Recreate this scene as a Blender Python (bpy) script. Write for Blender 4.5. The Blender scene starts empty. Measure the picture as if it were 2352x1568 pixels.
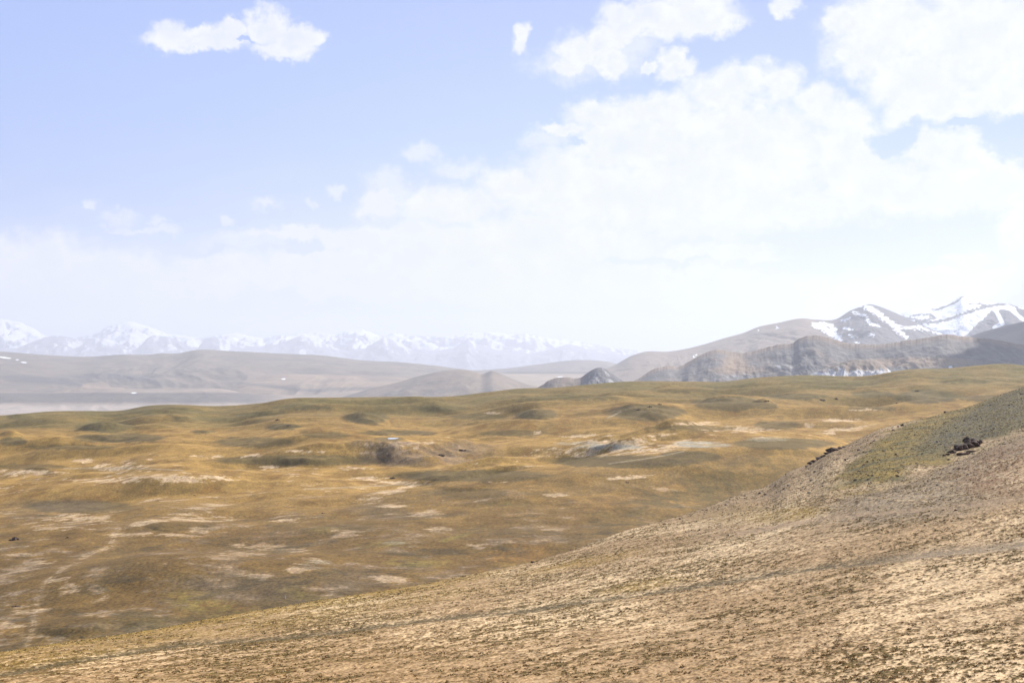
import bpy, math
import numpy as np

# ------------------------------------------------------------------ camera, sky, sun, exposure
SC = bpy.context.scene
F = 3266.7                      # focal length in reference units (frame 2352 wide = 36 mm, 50 mm lens)
HZ = 848.0                      # row of the eye-level horizon in the same units
CX = 1176.0
PITCH = math.atan((HZ - 784.0) / F)
SUN_EL = math.radians(35.0)
SUN_AZ = math.radians(47.0)     # clockwise from the view axis (+Y) towards +X
SUN = np.array([math.sin(SUN_AZ) * math.cos(SUN_EL), math.cos(SUN_AZ) * math.cos(SUN_EL), math.sin(SUN_EL)])

cam_d = bpy.data.cameras.new("camera")
cam_d.lens = 50.0
cam_d.sensor_width = 36.0
cam_d.clip_start = 0.5
cam_d.clip_end = 200000.0
cam = bpy.data.objects.new("camera", cam_d)
SC.collection.objects.link(cam)
cam.location = (0, 0, 0)
cam.rotation_euler = (math.pi / 2 + PITCH, 0, 0)
SC.camera = cam

SC.view_settings.view_transform = 'Standard'
SC.view_settings.look = 'None'
SC.view_settings.exposure = 0.8
SC.view_settings.gamma = 1.0
SC.cycles.volume_bounces = 1
SC.cycles.max_bounces = 6
EXPO = 2 ** 0.8

sun_d = bpy.data.lights.new("sun", 'SUN')
sun_d.energy = 5.0
sun_d.angle = math.radians(0.5)
sun_d.color = (1.0, 0.955, 0.89)
sun = bpy.data.objects.new("sun", sun_d)
SC.collection.objects.link(sun)
from mathutils import Vector
sun.rotation_euler = Vector(SUN).to_track_quat('Z', 'Y').to_euler()

# clouds: centre and half-axes of each puff in reference units, opacity
PUFFS = [
 (395,88,66,30),(455,85,75,26),(500,100,75,22),(530,75,40,25),(605,62,52,42),(662,85,62,34),(700,92,48,22),(655,116,75,20),(440,105,70,14),
 (1195,92,24,34),
 (1330,118,62,44),(1295,155,50,22),(1405,150,46,32),(1385,100,52,40),(1425,55,52,52),(1500,42,85,42),(1600,38,95,48),(1645,62,62,30),(1560,-20,110,40),
 (1800,8,32,26),
 (1545,132,34,36),(1560,165,45,30),(1500,150,22,14),(1700,190,75,45),(1795,195,62,50),(1640,215,85,50),(1880,235,55,46),(1500,258,120,42),(1380,262,90,38),(1290,300,62,17),(1450,330,170,75),
 (1700,340,250,130),(1930,270,80,55),(1960,350,110,90),(1600,450,330,110),(1330,440,190,105),(1180,430,90,50),(1030,470,150,50),(870,470,55,40),
 (700,525,95,16),(640,535,90,12),(830,545,130,34),(1000,560,240,60),(1230,560,330,70),(1800,480,250,52),(1650,580,160,22),
 (2140,345,80,46),(2215,375,110,72),(2290,430,85,56),(2100,440,200,60),(2000,430,140,80),
 (2030,60,130,90),(1925,45,42,40),(2000,120,110,60),(2110,190,130,80),(2240,90,200,140),(2330,200,120,110),(2080,250,60,36),(2180,240,160,42),
 (60,600,190,62),(240,615,120,48),(330,640,90,40),(500,620,110,44),(560,600,60,32),(620,640,80,38),(470,600,60,16),(150,680,330,70),
 (1150,650,420,60),(1500,650,330,48),(800,640,180,50),(2220,590,55,32),(2335,530,38,100),(2160,640,220,30),(2290,640,110,40),
 (180,660,420,60),(760,600,200,40),(900,640,300,60),(1750,680,420,40),
]
WISPS = [(278,500,40,20),(365,508,34,10),(368,530,48,13),(300,527,60,10),(617,470,36,18),(515,505,24,11),(207,460,22,13),(715,465,20,9),(780,440,26,13),(965,356,60,26),(1060,385,70,26),(1300,150,100,50),(900,440,80,50),(1420,120,120,70),(1250,330,80,24),(560,550,120,30)]
HOLES = [(562,98,30,8),(2055,328,75,34),(2230,290,60,14),(2330,300,60,60),(1290,330,60,10),(700,560,60,16),(450,570,60,20),(2000,560,280,34),(1500,600,150,10),(2310,310,60,60)]

def azel(px, py):
    a = (px - CX) / F; b = (784.0 - py) / F
    y = math.cos(PITCH) - b * math.sin(PITCH); z = math.sin(PITCH) + b * math.cos(PITCH)
    return math.atan2(a, y), math.atan2(z, math.hypot(a, y))

world = bpy.data.worlds.new("World")
SC.world = world
world.use_nodes = True
world.cycles.sampling_method = 'MANUAL'
world.cycles.sample_map_resolution = 1024
nt = world.node_tree
nt.nodes.clear()

class G:
    """tiny node-graph writer"""
    def __init__(s, tree): s.t = tree
    def n(s, kind, **kw):
        nd = s.t.nodes.new(kind)
        for k, v in kw.items(): setattr(nd, k, v)
        return nd
    def put(s, sock, v):
        if isinstance(v, bpy.types.NodeSocket): s.t.links.new(v, sock)
        elif v is not None: sock.default_value = v
    def m(s, op, a, b=None, c=None, clamp=False):
        nd = s.n('ShaderNodeMath', operation=op); nd.use_clamp = clamp
        s.put(nd.inputs[0], a); s.put(nd.inputs[1], b); s.put(nd.inputs[2], c)
        return nd.outputs[0]
    def v(s, op, a, b=None, sc=None):
        nd = s.n('ShaderNodeVectorMath', operation=op)
        s.put(nd.inputs[0], a); s.put(nd.inputs[1], b)
        if sc is not None: s.put(nd.inputs['Scale'], sc)
        return nd.outputs['Value'] if op in ('LENGTH', 'DOT_PRODUCT') else nd.outputs[0]
    def noise(s, vec, scale, detail=4, rough=0.5, out='Fac', w=None, typ='FBM'):
        nd = s.n('ShaderNodeTexNoise'); nd.noise_type = typ
        s.put(nd.inputs['Vector'], vec); nd.inputs['Scale'].default_value = scale
        nd.inputs['Detail'].default_value = detail; nd.inputs['Roughness'].default_value = rough
        return nd.outputs[out]
    def mr(s, v, a, b, c=0.0, d=1.0, smooth=True):
        nd = s.n('ShaderNodeMapRange'); nd.interpolation_type = 'SMOOTHSTEP' if smooth else 'LINEAR'
        s.put(nd.inputs[0], v)
        for i, q in enumerate((a, b, c, d)): s.put(nd.inputs[i + 1], q)
        return nd.outputs[0]
    def mix(s, f, a, b, mode='MIX'):
        nd = s.n('ShaderNodeMix', data_type='RGBA', blend_type=mode)
        s.put(nd.inputs[0], f); s.put(nd.inputs[6], a if isinstance(a, bpy.types.NodeSocket) else (*a, 1)); s.put(nd.inputs[7], b if isinstance(b, bpy.types.NodeSocket) else (*b, 1))
        return nd.outputs[2]

g = G(nt)
BG = 0.1
def lin(r, gg, b):
    """display colour (0-255) -> value to write into the sky so it shows so after exposure and background strength"""
    f = lambda c: ((c / 255 + 0.055) / 1.055) ** 2.4 if c > 10 else c / 255 / 12.92
    return tuple(f(c) / EXPO / BG for c in (r, gg, b))
tc = g.n('ShaderNodeTexCoord')
d = tc.outputs['Generated']
sep = g.n('ShaderNodeSeparateXYZ'); nt.links.new(d, sep.inputs[0])
az = g.m('ARCTAN2', sep.outputs[0], sep.outputs[1])
el = g.m('ARCSINE', sep.outputs[2])
sky = g.n('ShaderNodeTexSky', sky_type='NISHITA', sun_disc=False)
sky.sun_elevation = SUN_EL
sky.sun_rotation = SUN_AZ
sky.altitude = 3500
sky.air_density = 1.0; sky.dust_density = 0.6; sky.ozone_density = 1.5
# warped azimuth/elevation plane, in units of about the reference picture's rows
comb = g.n('ShaderNodeCombineXYZ'); nt.links.new(az, comb.inputs[0]); nt.links.new(el, comb.inputs[1])
pl = g.v('SCALE', comb.outputs[0], sc=F)
w1 = g.v('SUBTRACT', g.noise(pl, 1 / 90.0, 5, 0.55, 'Color'), (0.5, 0.5, 0.5))
w2 = g.v('SUBTRACT', g.noise(pl, 1 / 26.0, 5, 0.6, 'Color'), (0.5, 0.5, 0.5))
wp = g.v('ADD', pl, g.v('SCALE', w1, sc=85.0))
wp = g.v('ADD', wp, g.v('SCALE', w2, sc=42.0))
w3 = g.v('SUBTRACT', g.noise(pl, 1 / 8.0, 4, 0.6, 'Color'), (0.5, 0.5, 0.5))
wp = g.v('ADD', wp, g.v('SCALE', w3, sc=7.0))
wp = g.v('MULTIPLY', wp, (1, 1, 0))
def blobfield(lst, k):
    acc = None
    for (x, y, rx, ry) in lst:
        a, e = azel(x, y)
        q = g.v('MULTIPLY', g.v('SUBTRACT', wp, (a * F, e * F, 0)), (1 / rx, 1 / ry, 0))
        r = g.m('SUBTRACT', 1.0, g.v('LENGTH', q))
        acc = r if acc is None else g.m('SMOOTH_MAX', acc, r, k)
    return acc
cf = blobfield(PUFFS, 0.12)
hf = blobfield(HOLES, 0.12)
hf = g.m('MAXIMUM', hf, 0.0)
fine = g.m('SUBTRACT', g.noise(g.v('MULTIPLY', pl, (0.75, 1, 1)), 1 / 40.0, 9, 0.66), 0.5)
cf = g.m('ADD', cf, g.m('MULTIPLY', fine, 1.1))
cf = g.m('SUBTRACT', cf, g.m('MULTIPLY', hf, 1.5))
cover = g.mr(cf, -0.30, 0.46)
sf = g.m('ADD', blobfield(WISPS, 0.12), g.m('MULTIPLY', fine, 1.5))
cover = g.m('MAXIMUM', cover, g.m('MULTIPLY', g.mr(sf, -0.15, 0.7), 0.62))
# a loose broken cloud field over the rest of the sky, outside the part the photograph shows
far_n = g.noise(d, 2.3, 7, 0.55)
outside = g.m('MAXIMUM', g.mr(g.m('ABSOLUTE', az), 0.42, 0.7), g.mr(el, 0.30, 0.5))
cover2 = g.m('MULTIPLY', g.mr(far_n, 0.52, 0.66), outside)
cover = g.m('MAXIMUM', cover, cover2)
# clear sky
elp = g.m('MULTIPLY', el, F)
clear = g.mix(g.mr(elp, 60, 560), lin(216, 229, 250), lin(180, 207, 251))
clear = g.mix(g.mr(elp, 480, 900), clear, lin(168, 190, 250))
lft = g.m('MULTIPLY', g.mr(az, 0.05, -0.40), g.mr(elp, 150, 420))
clear = g.mix(g.m('MULTIPLY', lft, 0.75), clear, lin(156, 184, 249))
clear = g.mix(g.mr(elp, 1000, 1900), clear, g.mix(0.0, sky.outputs[0], sky.outputs[0]))
# thin veil growing towards the horizon and towards the right
veil_n = g.noise(g.v('MULTIPLY', pl, (0.35, 1, 0)), 1 / 120.0, 5, 0.6)
veil = g.m('MULTIPLY', g.mr(elp, 620, 120), g.mr(g.m('ADD', veil_n, g.m('MULTIPLY', az, 0.5)), 0.15, 0.8))
clear = g.mix(g.m('MULTIPLY', veil, 0.62), clear, lin(236, 243, 252))
# cloud tone: white crests, faintly grey-violet bodies
tone = g.noise(g.v('ADD', pl, (300, 60, 0)), 1 / 80.0, 6, 0.6)
cl = g.mix(g.mr(tone, 0.38, 0.62), lin(241, 244, 253), lin(253, 254, 255))
cl = g.mix(g.m('MULTIPLY', g.mr(cf, 0.30, 0.95), g.mr(g.noise(g.v('ADD', pl, (90, -40, 0)), 1 / 110.0, 6, 0.62), 0.36, 0.6)), cl, lin(237, 241, 251))
top = g.mr(elp, 250, 60)
cl = g.mix(top, cl, lin(236, 242, 251))
op = g.m('MULTIPLY', g.mr(elp, 80, 420, 0.75, 0.98), g.mr(g.noise(pl, 1 / 60.0, 7, 0.65), 0.36, 0.55, 0.84, 1.0))
col = g.mix(g.m('MULTIPLY', cover, op), clear, cl)
# below eye level: plain pale earth tone bounce
col = g.mix(g.mr(elp, -20, -300), col, (1.6, 1.5, 1.35))
bg = g.n('ShaderNodeBackground'); bg.inputs[1].default_value = BG
out = g.n('ShaderNodeOutputWorld')
nt.links.new(col, bg.inputs[0]); nt.links.new(bg.outputs[0], out.inputs[0])

# ------------------------------------------------------------------ helpers
def put(o, label=None, cat=None, group=None, kind=None):
    if label: o['label'] = label
    if cat: o['category'] = cat
    if group: o['group'] = group
    if kind: o['kind'] = kind
    return o

def _hash(ix, iy, seed):
    h = (ix.astype(np.uint32) * np.uint32(374761393) + iy.astype(np.uint32) * np.uint32(668265263) + np.uint32(seed * 144665 + 1013)) 
    h = (h ^ (h >> np.uint32(13))) * np.uint32(1274126177)
    h = h ^ (h >> np.uint32(16))
    return h

def pnoise(x, y, seed=0):
    """gradient noise, about -1..1"""
    x = np.asarray(x, np.float64); y = np.asarray(y, np.float64)
    x0 = np.floor(x); y0 = np.floor(y)
    fx = (x - x0).astype(np.float32); fy = (y - y0).astype(np.float32)
    ix = x0.astype(np.int64); iy = y0.astype(np.int64)
    ux = fx * fx * fx * (fx * (fx * 6 - 15) + 10); uy = fy * fy * fy * (fy * (fy * 6 - 15) + 10)
    def gr(dx, dy):
        h = _hash((ix + dx) & 0xffffffff, (iy + dy) & 0xffffffff, seed)
        a = h.astype(np.float32) * np.float32(2 * math.pi / 4294967296.0)
        return np.cos(a) * (fx - dx) + np.sin(a) * (fy - dy)
    a = gr(0, 0); b = gr(1, 0); c = gr(0, 1); e = gr(1, 1)
    r = (a + (b - a) * ux) * (1 - uy) + (c + (e - c) * ux) * uy
    return r * 1.5

def fbm(x, y, oct=4, seed=0, gain=0.5, lac=2.03):
    r = 0; a = 1.0; t = 0
    for i in range(oct):
        r = r + a * pnoise(x, y, seed + i * 17); t += a
        x = x * lac + 11.3; y = y * lac - 7.7; a *= gain
    return r / t

def ridged(x, y, oct=4, seed=0, gain=0.5, lac=2.07):
    r = 0; a = 1.0; t = 0
    for i in range(oct):
        r = r + a * (1 - np.abs(pnoise(x, y, seed + i * 17))); t += a
        x = x * lac + 5.3; y = y * lac + 3.1; a *= gain
    return r / t

def sst(x, a, b):
    t = np.clip((x - a) / (b - a), 0, 1)
    return t * t * (3 - 2 * t)

def interp_smooth(px, pts, k=1):
    xs = np.array([p[0] for p in pts], float); ys = np.array([p[1] for p in pts], float)
    if k == 0: return np.interp(px, xs, ys)
    # monotone-ish cubic (Catmull-Rom tangents, finite)
    m = np.gradient(ys, xs)
    i = np.clip(np.searchsorted(xs, px) - 1, 0, len(xs) - 2)
    h = xs[i + 1] - xs[i]; t = np.clip((px - xs[i]) / h, 0, 1)
    t2 = t * t; t3 = t2 * t
    return (2 * t3 - 3 * t2 + 1) * ys[i] + (t3 - 2 * t2 + t) * h * m[i] + (-2 * t3 + 3 * t2) * ys[i + 1] + (t3 - t2) * h * m[i + 1]

def mixc(a, b, f):
    f = np.clip(f, 0, 1)[..., None]
    return a * (1 - f) + np.asarray(b, np.float32) * f

def grid_mesh(name, X, Y, Z, C, mat, label=None, kind='structure', smooth=True):
    R, K = X.shape
    me = bpy.data.meshes.new(name)
    co = np.stack([X, Y, Z], -1).reshape(-1, 3).astype(np.float32)
    me.vertices.add(R * K)
    me.vertices.foreach_set('co', co.ravel())
    idx = np.arange(R * K, dtype=np.int32).reshape(R, K)
    q = np.stack([idx[:-1, :-1], idx[:-1, 1:], idx[1:, 1:], idx[1:, :-1]], -1).reshape(-1, 4)
    n = len(q)
    me.loops.add(n * 4); me.loops.foreach_set('vertex_index', q.ravel())
    me.polygons.add(n)
    me.polygons.foreach_set('loop_start', np.arange(0, n * 4, 4, dtype=np.int32))
    me.polygons.foreach_set('loop_total', np.full(n, 4, np.int32))
    me.polygons.foreach_set('use_smooth', np.full(n, smooth))
    me.update(calc_edges=True)
    at = me.color_attributes.new('tint', 'FLOAT_COLOR', 'POINT')
    c4 = np.ones((R * K, 4), np.float32); c4[:, :3] = np.clip(C.reshape(-1, 3), 0.004, 0.95)
    at.data.foreach_set('color', c4.ravel())
    me.materials.append(mat)
    o = bpy.data.objects.new(name, me)
    SC.collection.objects.link(o)
    return put(o, label=label, kind=kind)

def earth_material(name, grain, amount=0.25, bump=0.0, bump_scale=1.0, stretch=(1, 1, 1), coarse=None):
    m = bpy.data.materials.new(name); m.use_nodes = True
    t = m.node_tree; t.nodes.clear(); s = G(t)
    at = s.n('ShaderNodeAttribute'); at.attribute_name = 'tint'
    co = s.n('ShaderNodeTexCoord').outputs['Object']
    co = s.v('MULTIPLY', co, stretch)
    n1 = s.noise(co, grain, 6, 0.62)
    f = s.mr(n1, 0.25, 0.75, 1 - amount, 1 + amount, smooth=False)
    if coarse:
        n2 = s.noise(co, coarse, 4, 0.55)
        f = s.m('MULTIPLY', f, s.mr(n2, 0.3, 0.7, 1 - amount * 0.6, 1 + amount * 0.6, smooth=False))
    c = s.v('SCALE', at.outputs['Color'], sc=f)
    p = s.n('ShaderNodeBsdfPrincipled')
    p.inputs['Roughness'].default_value = 0.95
    p.inputs['Specular IOR Level'].default_value = 0.15
    t.links.new(c, p.inputs['Base Color'])
    if bump:
        b = s.n('ShaderNodeBump'); b.inputs['Strength'].default_value = 1.0; b.inputs['Distance'].default_value = bump
        t.links.new(s.noise(co, bump_scale, 6, 0.6), b.inputs['Height']); t.links.new(b.outputs[0], p.inputs['Normal'])
    o = s.n('ShaderNodeOutputMaterial'); t.links.new(p.outputs[0], o.inputs[0])
    return m

def cols(inview, pad, lo=-900, hi=3300):
    a = np.linspace(-30, 2382, inview)
    l = -30 - (np.linspace(0, 1, pad + 1)[1:] ** 1.7) * (-30 - lo)
    r = 2382 + (np.linspace(0, 1, pad + 1)[1:] ** 1.7) * (hi - 2382)
    return np.concatenate([l[::-1], a, r])

def ell(px, py, x, y, rx, ry, rot=0.0):
    """soft ellipse mask, 1 in the centre, 0 at the edge"""
    c, s = math.cos(rot), math.sin(rot)
    dx = px - x; dy = py - y
    u = (dx * c + dy * s) / rx; v = (-dx * s + dy * c) / ry
    return np.clip(1 - (u * u + v * v), 0, 1)

def line_dist(px, py, pts, sy=1.0):
    dmin = np.full(np.shape(px), 1e9, np.float32)
    for (x0, y0), (x1, y1) in zip(pts[:-1], pts[1:]):
        vx, vy = x1 - x0, (y1 - y0) * sy
        t = np.clip(((px - x0) * vx + (py - y0) * sy * vy) / (vx * vx + vy * vy), 0, 1)
        dmin = np.minimum(dmin, np.hypot(px - x0 - t * vx, (py - y0) * sy - t * vy))
    return dmin

# ------------------------------------------------------------------ the near hillside
SIL = [(-900,1640),(-300,1545),(0,1497),(141,1474),(317,1449),(493,1419),(669,1389),(828,1364),(976,1338),(1152,1303),(1257,1278),(1363,1245),(1433,1220),(1504,1199),
       (1592,1174),(1682,1140),(1771,1109),(1806,1086),(1858,1064),(1904,1036),(1947,1021),(2000,996),(2070,975),(2158,954),(2246,929),(2299,908),(2352,890),(2700,760),(3300,640)]
DS = [(-900,140),(0,172),(400,200),(800,232),(1220,285),(1600,350),(1850,410),(2050,450),(2352,520),(3300,760)]
D0 = [(-900,118),(0,120),(1176,112),(2352,100),(3300,95)]
cx_h = cols(1560, 60)
SMX = np.linspace(-900, 3300, 200)
SMY = sum(w * interp_smooth(np.clip(SMX + o, -900, 3300), SIL) for o, w in zip(range(-480, 481, 60), np.hanning(19)[1:-1] / np.hanning(19).sum()))
def hill_base(px, D, ys, ds, shift):
    ysm = np.interp(px, SMX, SMY)
    ys = ysm + (ys - ysm) * sst(D / ds, 0.35, 0.92); shift = shift * sst(D / ds, 0.3, 0.9)
    d0 = np.interp(px, [p[0] for p in D0], [p[1] for p in D0])
    A = (1568 - ys - shift) / (1 / d0 - 1 / ds)
    B = (1568 - HZ) - A / d0
    z = -(A / D + B) / F * D
    near = -1.7 - 0.262 * D
    k = 2.5
    z = k * np.logaddexp(z / k, near / k)
    over = D - (ds - 22)
    fall = np.where(over > 0, np.minimum(over * over * 0.0042, 0.33 * over), 0)
    z = z - fall
    return z
ys_h = interp_smooth(cx_h, SIL); ds_h = interp_smooth(cx_h, DS)
shift_h = np.zeros_like(cx_h)
for it in range(5):
    Dt = np.linspace(0.7, 1.25, 300)[:, None] * ds_h[None]
    zt = hill_base(cx_h[None], Dt, ys_h[None], ds_h[None], shift_h[None])
    top = (HZ - F * zt / Dt).min(0)
    shift_h += (ys_h - top)

TRACK = [(-60,1556),(250,1500),(423,1474),(600,1464),(764,1449),(976,1422),(1222,1394),(1363,1372),(1592,1344),(1841,1306),(2123,1270),(2352,1244),(2500,1228)]
TRACK2 = [(1700,1222),(1947,1184),(2150,1168),(2352,1146),(2500,1130)]
SPUR_LO = [(1700,1190),(1800,1165),(1880,1150),(1947,1126),(2060,1096),(2130,1072),(2200,1040),(2280,1008),(2352,984),(2500,950)]

def hill_field(px, D):
    """height, colour weights of the near hillside"""
    ys = interp_smooth(px, SIL); ds = interp_smooth(px, DS)
    sh = np.interp(px, cx_h, shift_h)
    z = hill_base(px, D, ys, ds, sh)
    return z, ys, ds

rows_a = 1050; rows_b = 110; rows_n = 50
dsc = ds_h[None]; 
d0c = np.interp(cx_h, [p[0] for p in D0], [p[1] for p in D0])[None] * 0.93
tn = np.linspace(0, 1, rows_n, endpoint=False)[:, None]
Dn = 0.8 + (d0c - 0.8) * tn ** 1.3
ta = np.linspace(0, 1, rows_a, endpoint=False)[:, None]
Da = 1 / ((1 - ta) / d0c + ta / (dsc * 1.0))
tb = np.linspace(0, 1, rows_b)[:, None]
Db = dsc + (tb ** 1.6) * 420
D = np.concatenate([Dn, Da, Db], 0)
PX = np.broadcast_to(cx_h[None], D.shape)
Z, YS, DSs = hill_field(PX, D)
X = (PX - CX) / F * D
PY = HZ - F * Z / D
below = PY - YS                                             # how far down the slope from its skyline
spur_y = interp_smooth(PX, SPUR_LO)
wob = fbm(X / 11, D / 18, 5, 5) * 30
spur_h = interp_smooth(PX, [(1700,1250),(1850,1146),(1900,1106),(1960,1056),(2010,1014),(2060,982),(2110,962),(2160,940),(2400,840),(3300,600)])
spur = sst(spur_y - PY + wob, -4, 16) * sst(PY - spur_h + wob * 1.4, -8, 10) * sst(PX + wob * 3, 1850, 1975)
# broad relief
Z = Z + (fbm(X / 45, D / 60, 3, 11) * 0.55) * sst(D, 40, 120)
crease = np.exp(-((spur_y - PY + 2) / 16.0) ** 2) * sst(PX, 1780, 2050)
Z = Z - crease * 1.3
# terracettes: little steps that run along the contour
warp = fbm(X / 9, D / 9, 3, 21)
tr = pnoise((X * 0.10 + warp * 0.8), ((D - (0.75 * X - 24.0 * np.log(np.cosh(X / 40.0)))) / 2.4 + warp * 1.8), 31)
rough = 0.55 + 0.45 * fbm(X / 30, D / 40, 2, 41)
# tussocks and hummocks
GC = D - (0.75 * X - 24.0 * np.log(np.cosh(X / 40.0)))                          # runs across the contour lines
wl = fbm(X / 3.0, D / 4.0, 2, 57) * 0.9
cl1 = pnoise(X / 1.5 + wl, (GC) / 1.05 + wl, 51)
cl2 = pnoise(X / 0.66 + wl, (GC) / 0.50 + wl, 52)
cl3 = pnoise(X / 0.30, (GC) / 0.26, 53)
cl4 = pnoise(X / 3.4 + wl, (GC) / 2.2, 58)
big = fbm(X / 7.5 + 2 * warp, GC / 6.5, 4, 54, gain=0.6)
tuss = cl1 * 0.45 + cl2 * 0.85 + cl3 * 0.80 + cl4 * 0.22
patchiness = fbm(X / 30 + 4, D / 45, 4, 61)
fadeD = 0.6 + 0.4 * sst(D, 420, 150)
Z = Z + (np.clip(tuss, -0.4, 1.4) * 0.15 + tr * 0.09 + big * 0.16) * sst(D, 60, 100) * rough
# stony, rougher ground on the spur and the steep part at the right
stony = sst(PX, 1500, 2000) * sst(YS + 330 - PY, 0, 200)
stn = pnoise(X / 1.6, D / 1.9, 71); stn2 = pnoise(X / 0.8, D / 0.9, 72)
Z = Z + stony * (np.maximum(stn, 0.25) * 0.42 + np.maximum(stn2, 0.3) * 0.22)
dtr = line_dist(PX, PY, TRACK, 3.0)
trk = np.exp(-((dtr + 5 * warp) / (17 + 14 * sst(PX, 1700, 2352))) ** 2)
dtr2 = line_dist(PX, PY, TRACK2, 3.0)
trk2 = np.exp(-(dtr2 / 16) ** 2)
Z = Z - trk * 0.25
# colour
tan = np.array([0.42, 0.285, 0.168], np.float32)
pale = np.array([0.70, 0.54, 0.36], np.float32)
olive = np.array([0.195, 0.133, 0.045], np.float32)
dgreen = np.array([0.10, 0.088, 0.034], np.float32)
brown = np.array([0.24, 0.155, 0.085], np.float32)
C = np.zeros(D.shape + (3,), np.float32) + tan
C = mixc(C, [0.46, 0.32, 0.19], sst(big, -0.2, 0.5))
sig = tuss + 0.55 * tr + 0.45 * big
pf = sst(patchiness, -0.35, 0.35)
C = mixc(C, pale, sst(-sig + 0.35 * pf, 0.08, 0.55) * (0.25 + 0.75 * pf))
C = mixc(C, brown, sst(sig, 0.12, 0.6) * (0.40 + 0.25 * sst(X, -20, 20)))
gsel = sst(fbm(X / 16, D / 20, 3, 81), -0.4, 0.3)
C = mixc(C, olive, sst(sig - 0.25 + 0.28 * gsel, 0.06, 0.42) * (0.55 + 0.4 * gsel))
C = mixc(C, dgreen, sst(cl2 + 0.7 * cl3 + 0.4 * big, 0.68, 1.0) * 0.85 * (0.3 + 0.7 * gsel))
# yellow grass lip near the skyline and a yellow hollow
lip = np.exp(-(below / 15.0) ** 2) * sst(PX, -900, 300) * sst(PX, 1300, 950)
lip = np.maximum(lip, np.exp(-((below - 30) / 16.0) ** 2) * 0.5 * sst(PX, 1300, 900))
yel = ell(PX, PY, 1815, 1183, 110, 17, -0.15) + ell(PX, PY, 1700, 1180, 150, 30, -0.15) * 0.4 + ell(PX, PY, 1480, 1340, 120, 14, -.15) * 0.5 + ell(PX, PY, 1340, 1290, 170, 12, -.18) * 0.5
C = mixc(C, [0.36, 0.24, 0.062], np.clip(lip * 0.75 + yel * 1.1, 0, 0.8) * sst(sig, -0.75, 0.15))
# spur
gn = fbm(X / 7, D / 10, 4, 91)
sp_c = np.zeros_like(C) + np.array([0.265, 0.20, 0.072], np.float32)
sp_c = mixc(sp_c, [0.38, 0.265, 0.085], sst(gn, -0.1, 0.4) * 0.75)
sp_c = mixc(sp_c, [0.17, 0.15, 0.08], sst(-gn, -0.05, 0.4) * 0.8)
rocky_spur = np.clip(ell(PX, PY, 2230, 985, 150, 42, -0.38) + ell(PX, PY, 2352, 940, 140, 60, -0.3) + 0.25 * sst(PX, 1980, 2300), 0, 1)
sp_c = mixc(sp_c, [0.145, 0.13, 0.088], np.clip(rocky_spur * 1.2, 0, 1) * sst(gn + stn2 * 0.6, -0.4, 0.2))
sp_c = mixc(sp_c, [0.30, 0.25, 0.19], sst(-stn2 + gn * .3, 0.45, 0.8) * 0.6 * rocky_spur)
sp_c = mixc(sp_c, [0.05, 0.045, 0.028], sst(stn2 + 0.5 * cl2, 0.50, 0.85) * 0.85)
C = C * (1 - spur[..., None]) + sp_c * spur[..., None]
# grey scree under the spur, reddish soil to the far right
scr = np.clip(np.exp(-((PY - spur_y - 40) / 42.0) ** 2) * sst(PX, 1800, 2050) + 0.9 * ell(PX, PY, 2130, 1150, 260, 60, -0.12), 0, 1) * (1 - spur)
C = mixc(C, [0.30, 0.245, 0.185], scr * 0.75 * sst(-sig, -0.8, 0.3))
C = mixc(C, [0.12, 0.10, 0.072], scr * sst(stn2 + cl2 * .5, 0.25, 0.7) * 0.8)
red = ell(PX, PY, 2352, 1075, 190, 75, -0.15)
C = mixc(C, [0.27, 0.155, 0.088], np.clip(red * 1.3, 0, 0.75) * sst(sig, -0.6, 0.2))
# stony fringe on the skyline right of centre
fr = sst(PX, 1450, 1700) * np.exp(-(below / 90.0) ** 2) * (1 - spur)
C = mixc(C, [0.12, 0.10, 0.075], fr * sst(stn + stn2, 0.40, 0.85) * 0.85)
C = mixc(C, [0.33, 0.245, 0.165], fr * 0.35)
# tracks
C = mixc(C, [0.15, 0.12, 0.07], trk * 0.85 * sst(PX, 2250, 1950) * sst(sig, -1.0, 0.1))
C = mixc(C, [0.34, 0.27, 0.20], trk * 0.8 * sst(PX, 1950, 2150))
C = mixc(C, [0.40, 0.29, 0.20], trk2 * 0.75)
GAIN = np.array([0.70, 0.685, 0.63], np.float32)
for pts in ([(2190,1055),(2240,1062),(2300,1062),(2360,1070)], [(1900,1133),(1990,1140),(2060,1150),(2130,1150)], [(1560,1232),(1690,1216),(1800,1200),(1900,1186)], [(2150,1105),(2240,1112),(2352,1110)]):
    C = mixc(C, pale, np.exp(-(line_dist(PX, PY, pts, 3.0) / 4.0) ** 2) * 0.4 * sst(sig, 0.7, -0.2))
lum = C.mean(-1, keepdims=True)
C = np.maximum(lum + (C - lum) * 1.12, 0.003)
C = C * GAIN * np.clip(lum / 0.25, 0.2, 2.0) ** 0.30
mat_h = earth_material('dry_hillside_soil', 4.5, 0.42, bump=0.07, bump_scale=3.0, stretch=(1, 0.8, 1), coarse=0.9)
tw = (sst(sig + 0.25 * gsel, 0.15, 0.7) * (0.25 + 0.75 * gsel) + 0.03 + 0.35 * sst(lip, 0.2, 0.7) + 0.25 * spur)
hillside = grid_mesh('hillside', X, D, Z, C, mat_h, 'dry tan hillside with grass tussocks falling away to the left')
HX = (cx_h, D, Z)
def hill_point(px, py):
    """the spot on the near hillside that shows at (px, py)"""
    j = int(np.argmin(np.abs(cx_h - px)))
    col = HZ - F * Z[:, j] / D[:, j]
    vis = rows_n + np.where(col[rows_n:rows_n + rows_a + 20] <= py)[0]
    i = int(vis[0]) if len(vis) else rows_n + rows_a - 1
    return (px - CX) / F * D[i, j], D[i, j], Z[i, j]
hill_pts = {}

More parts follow.
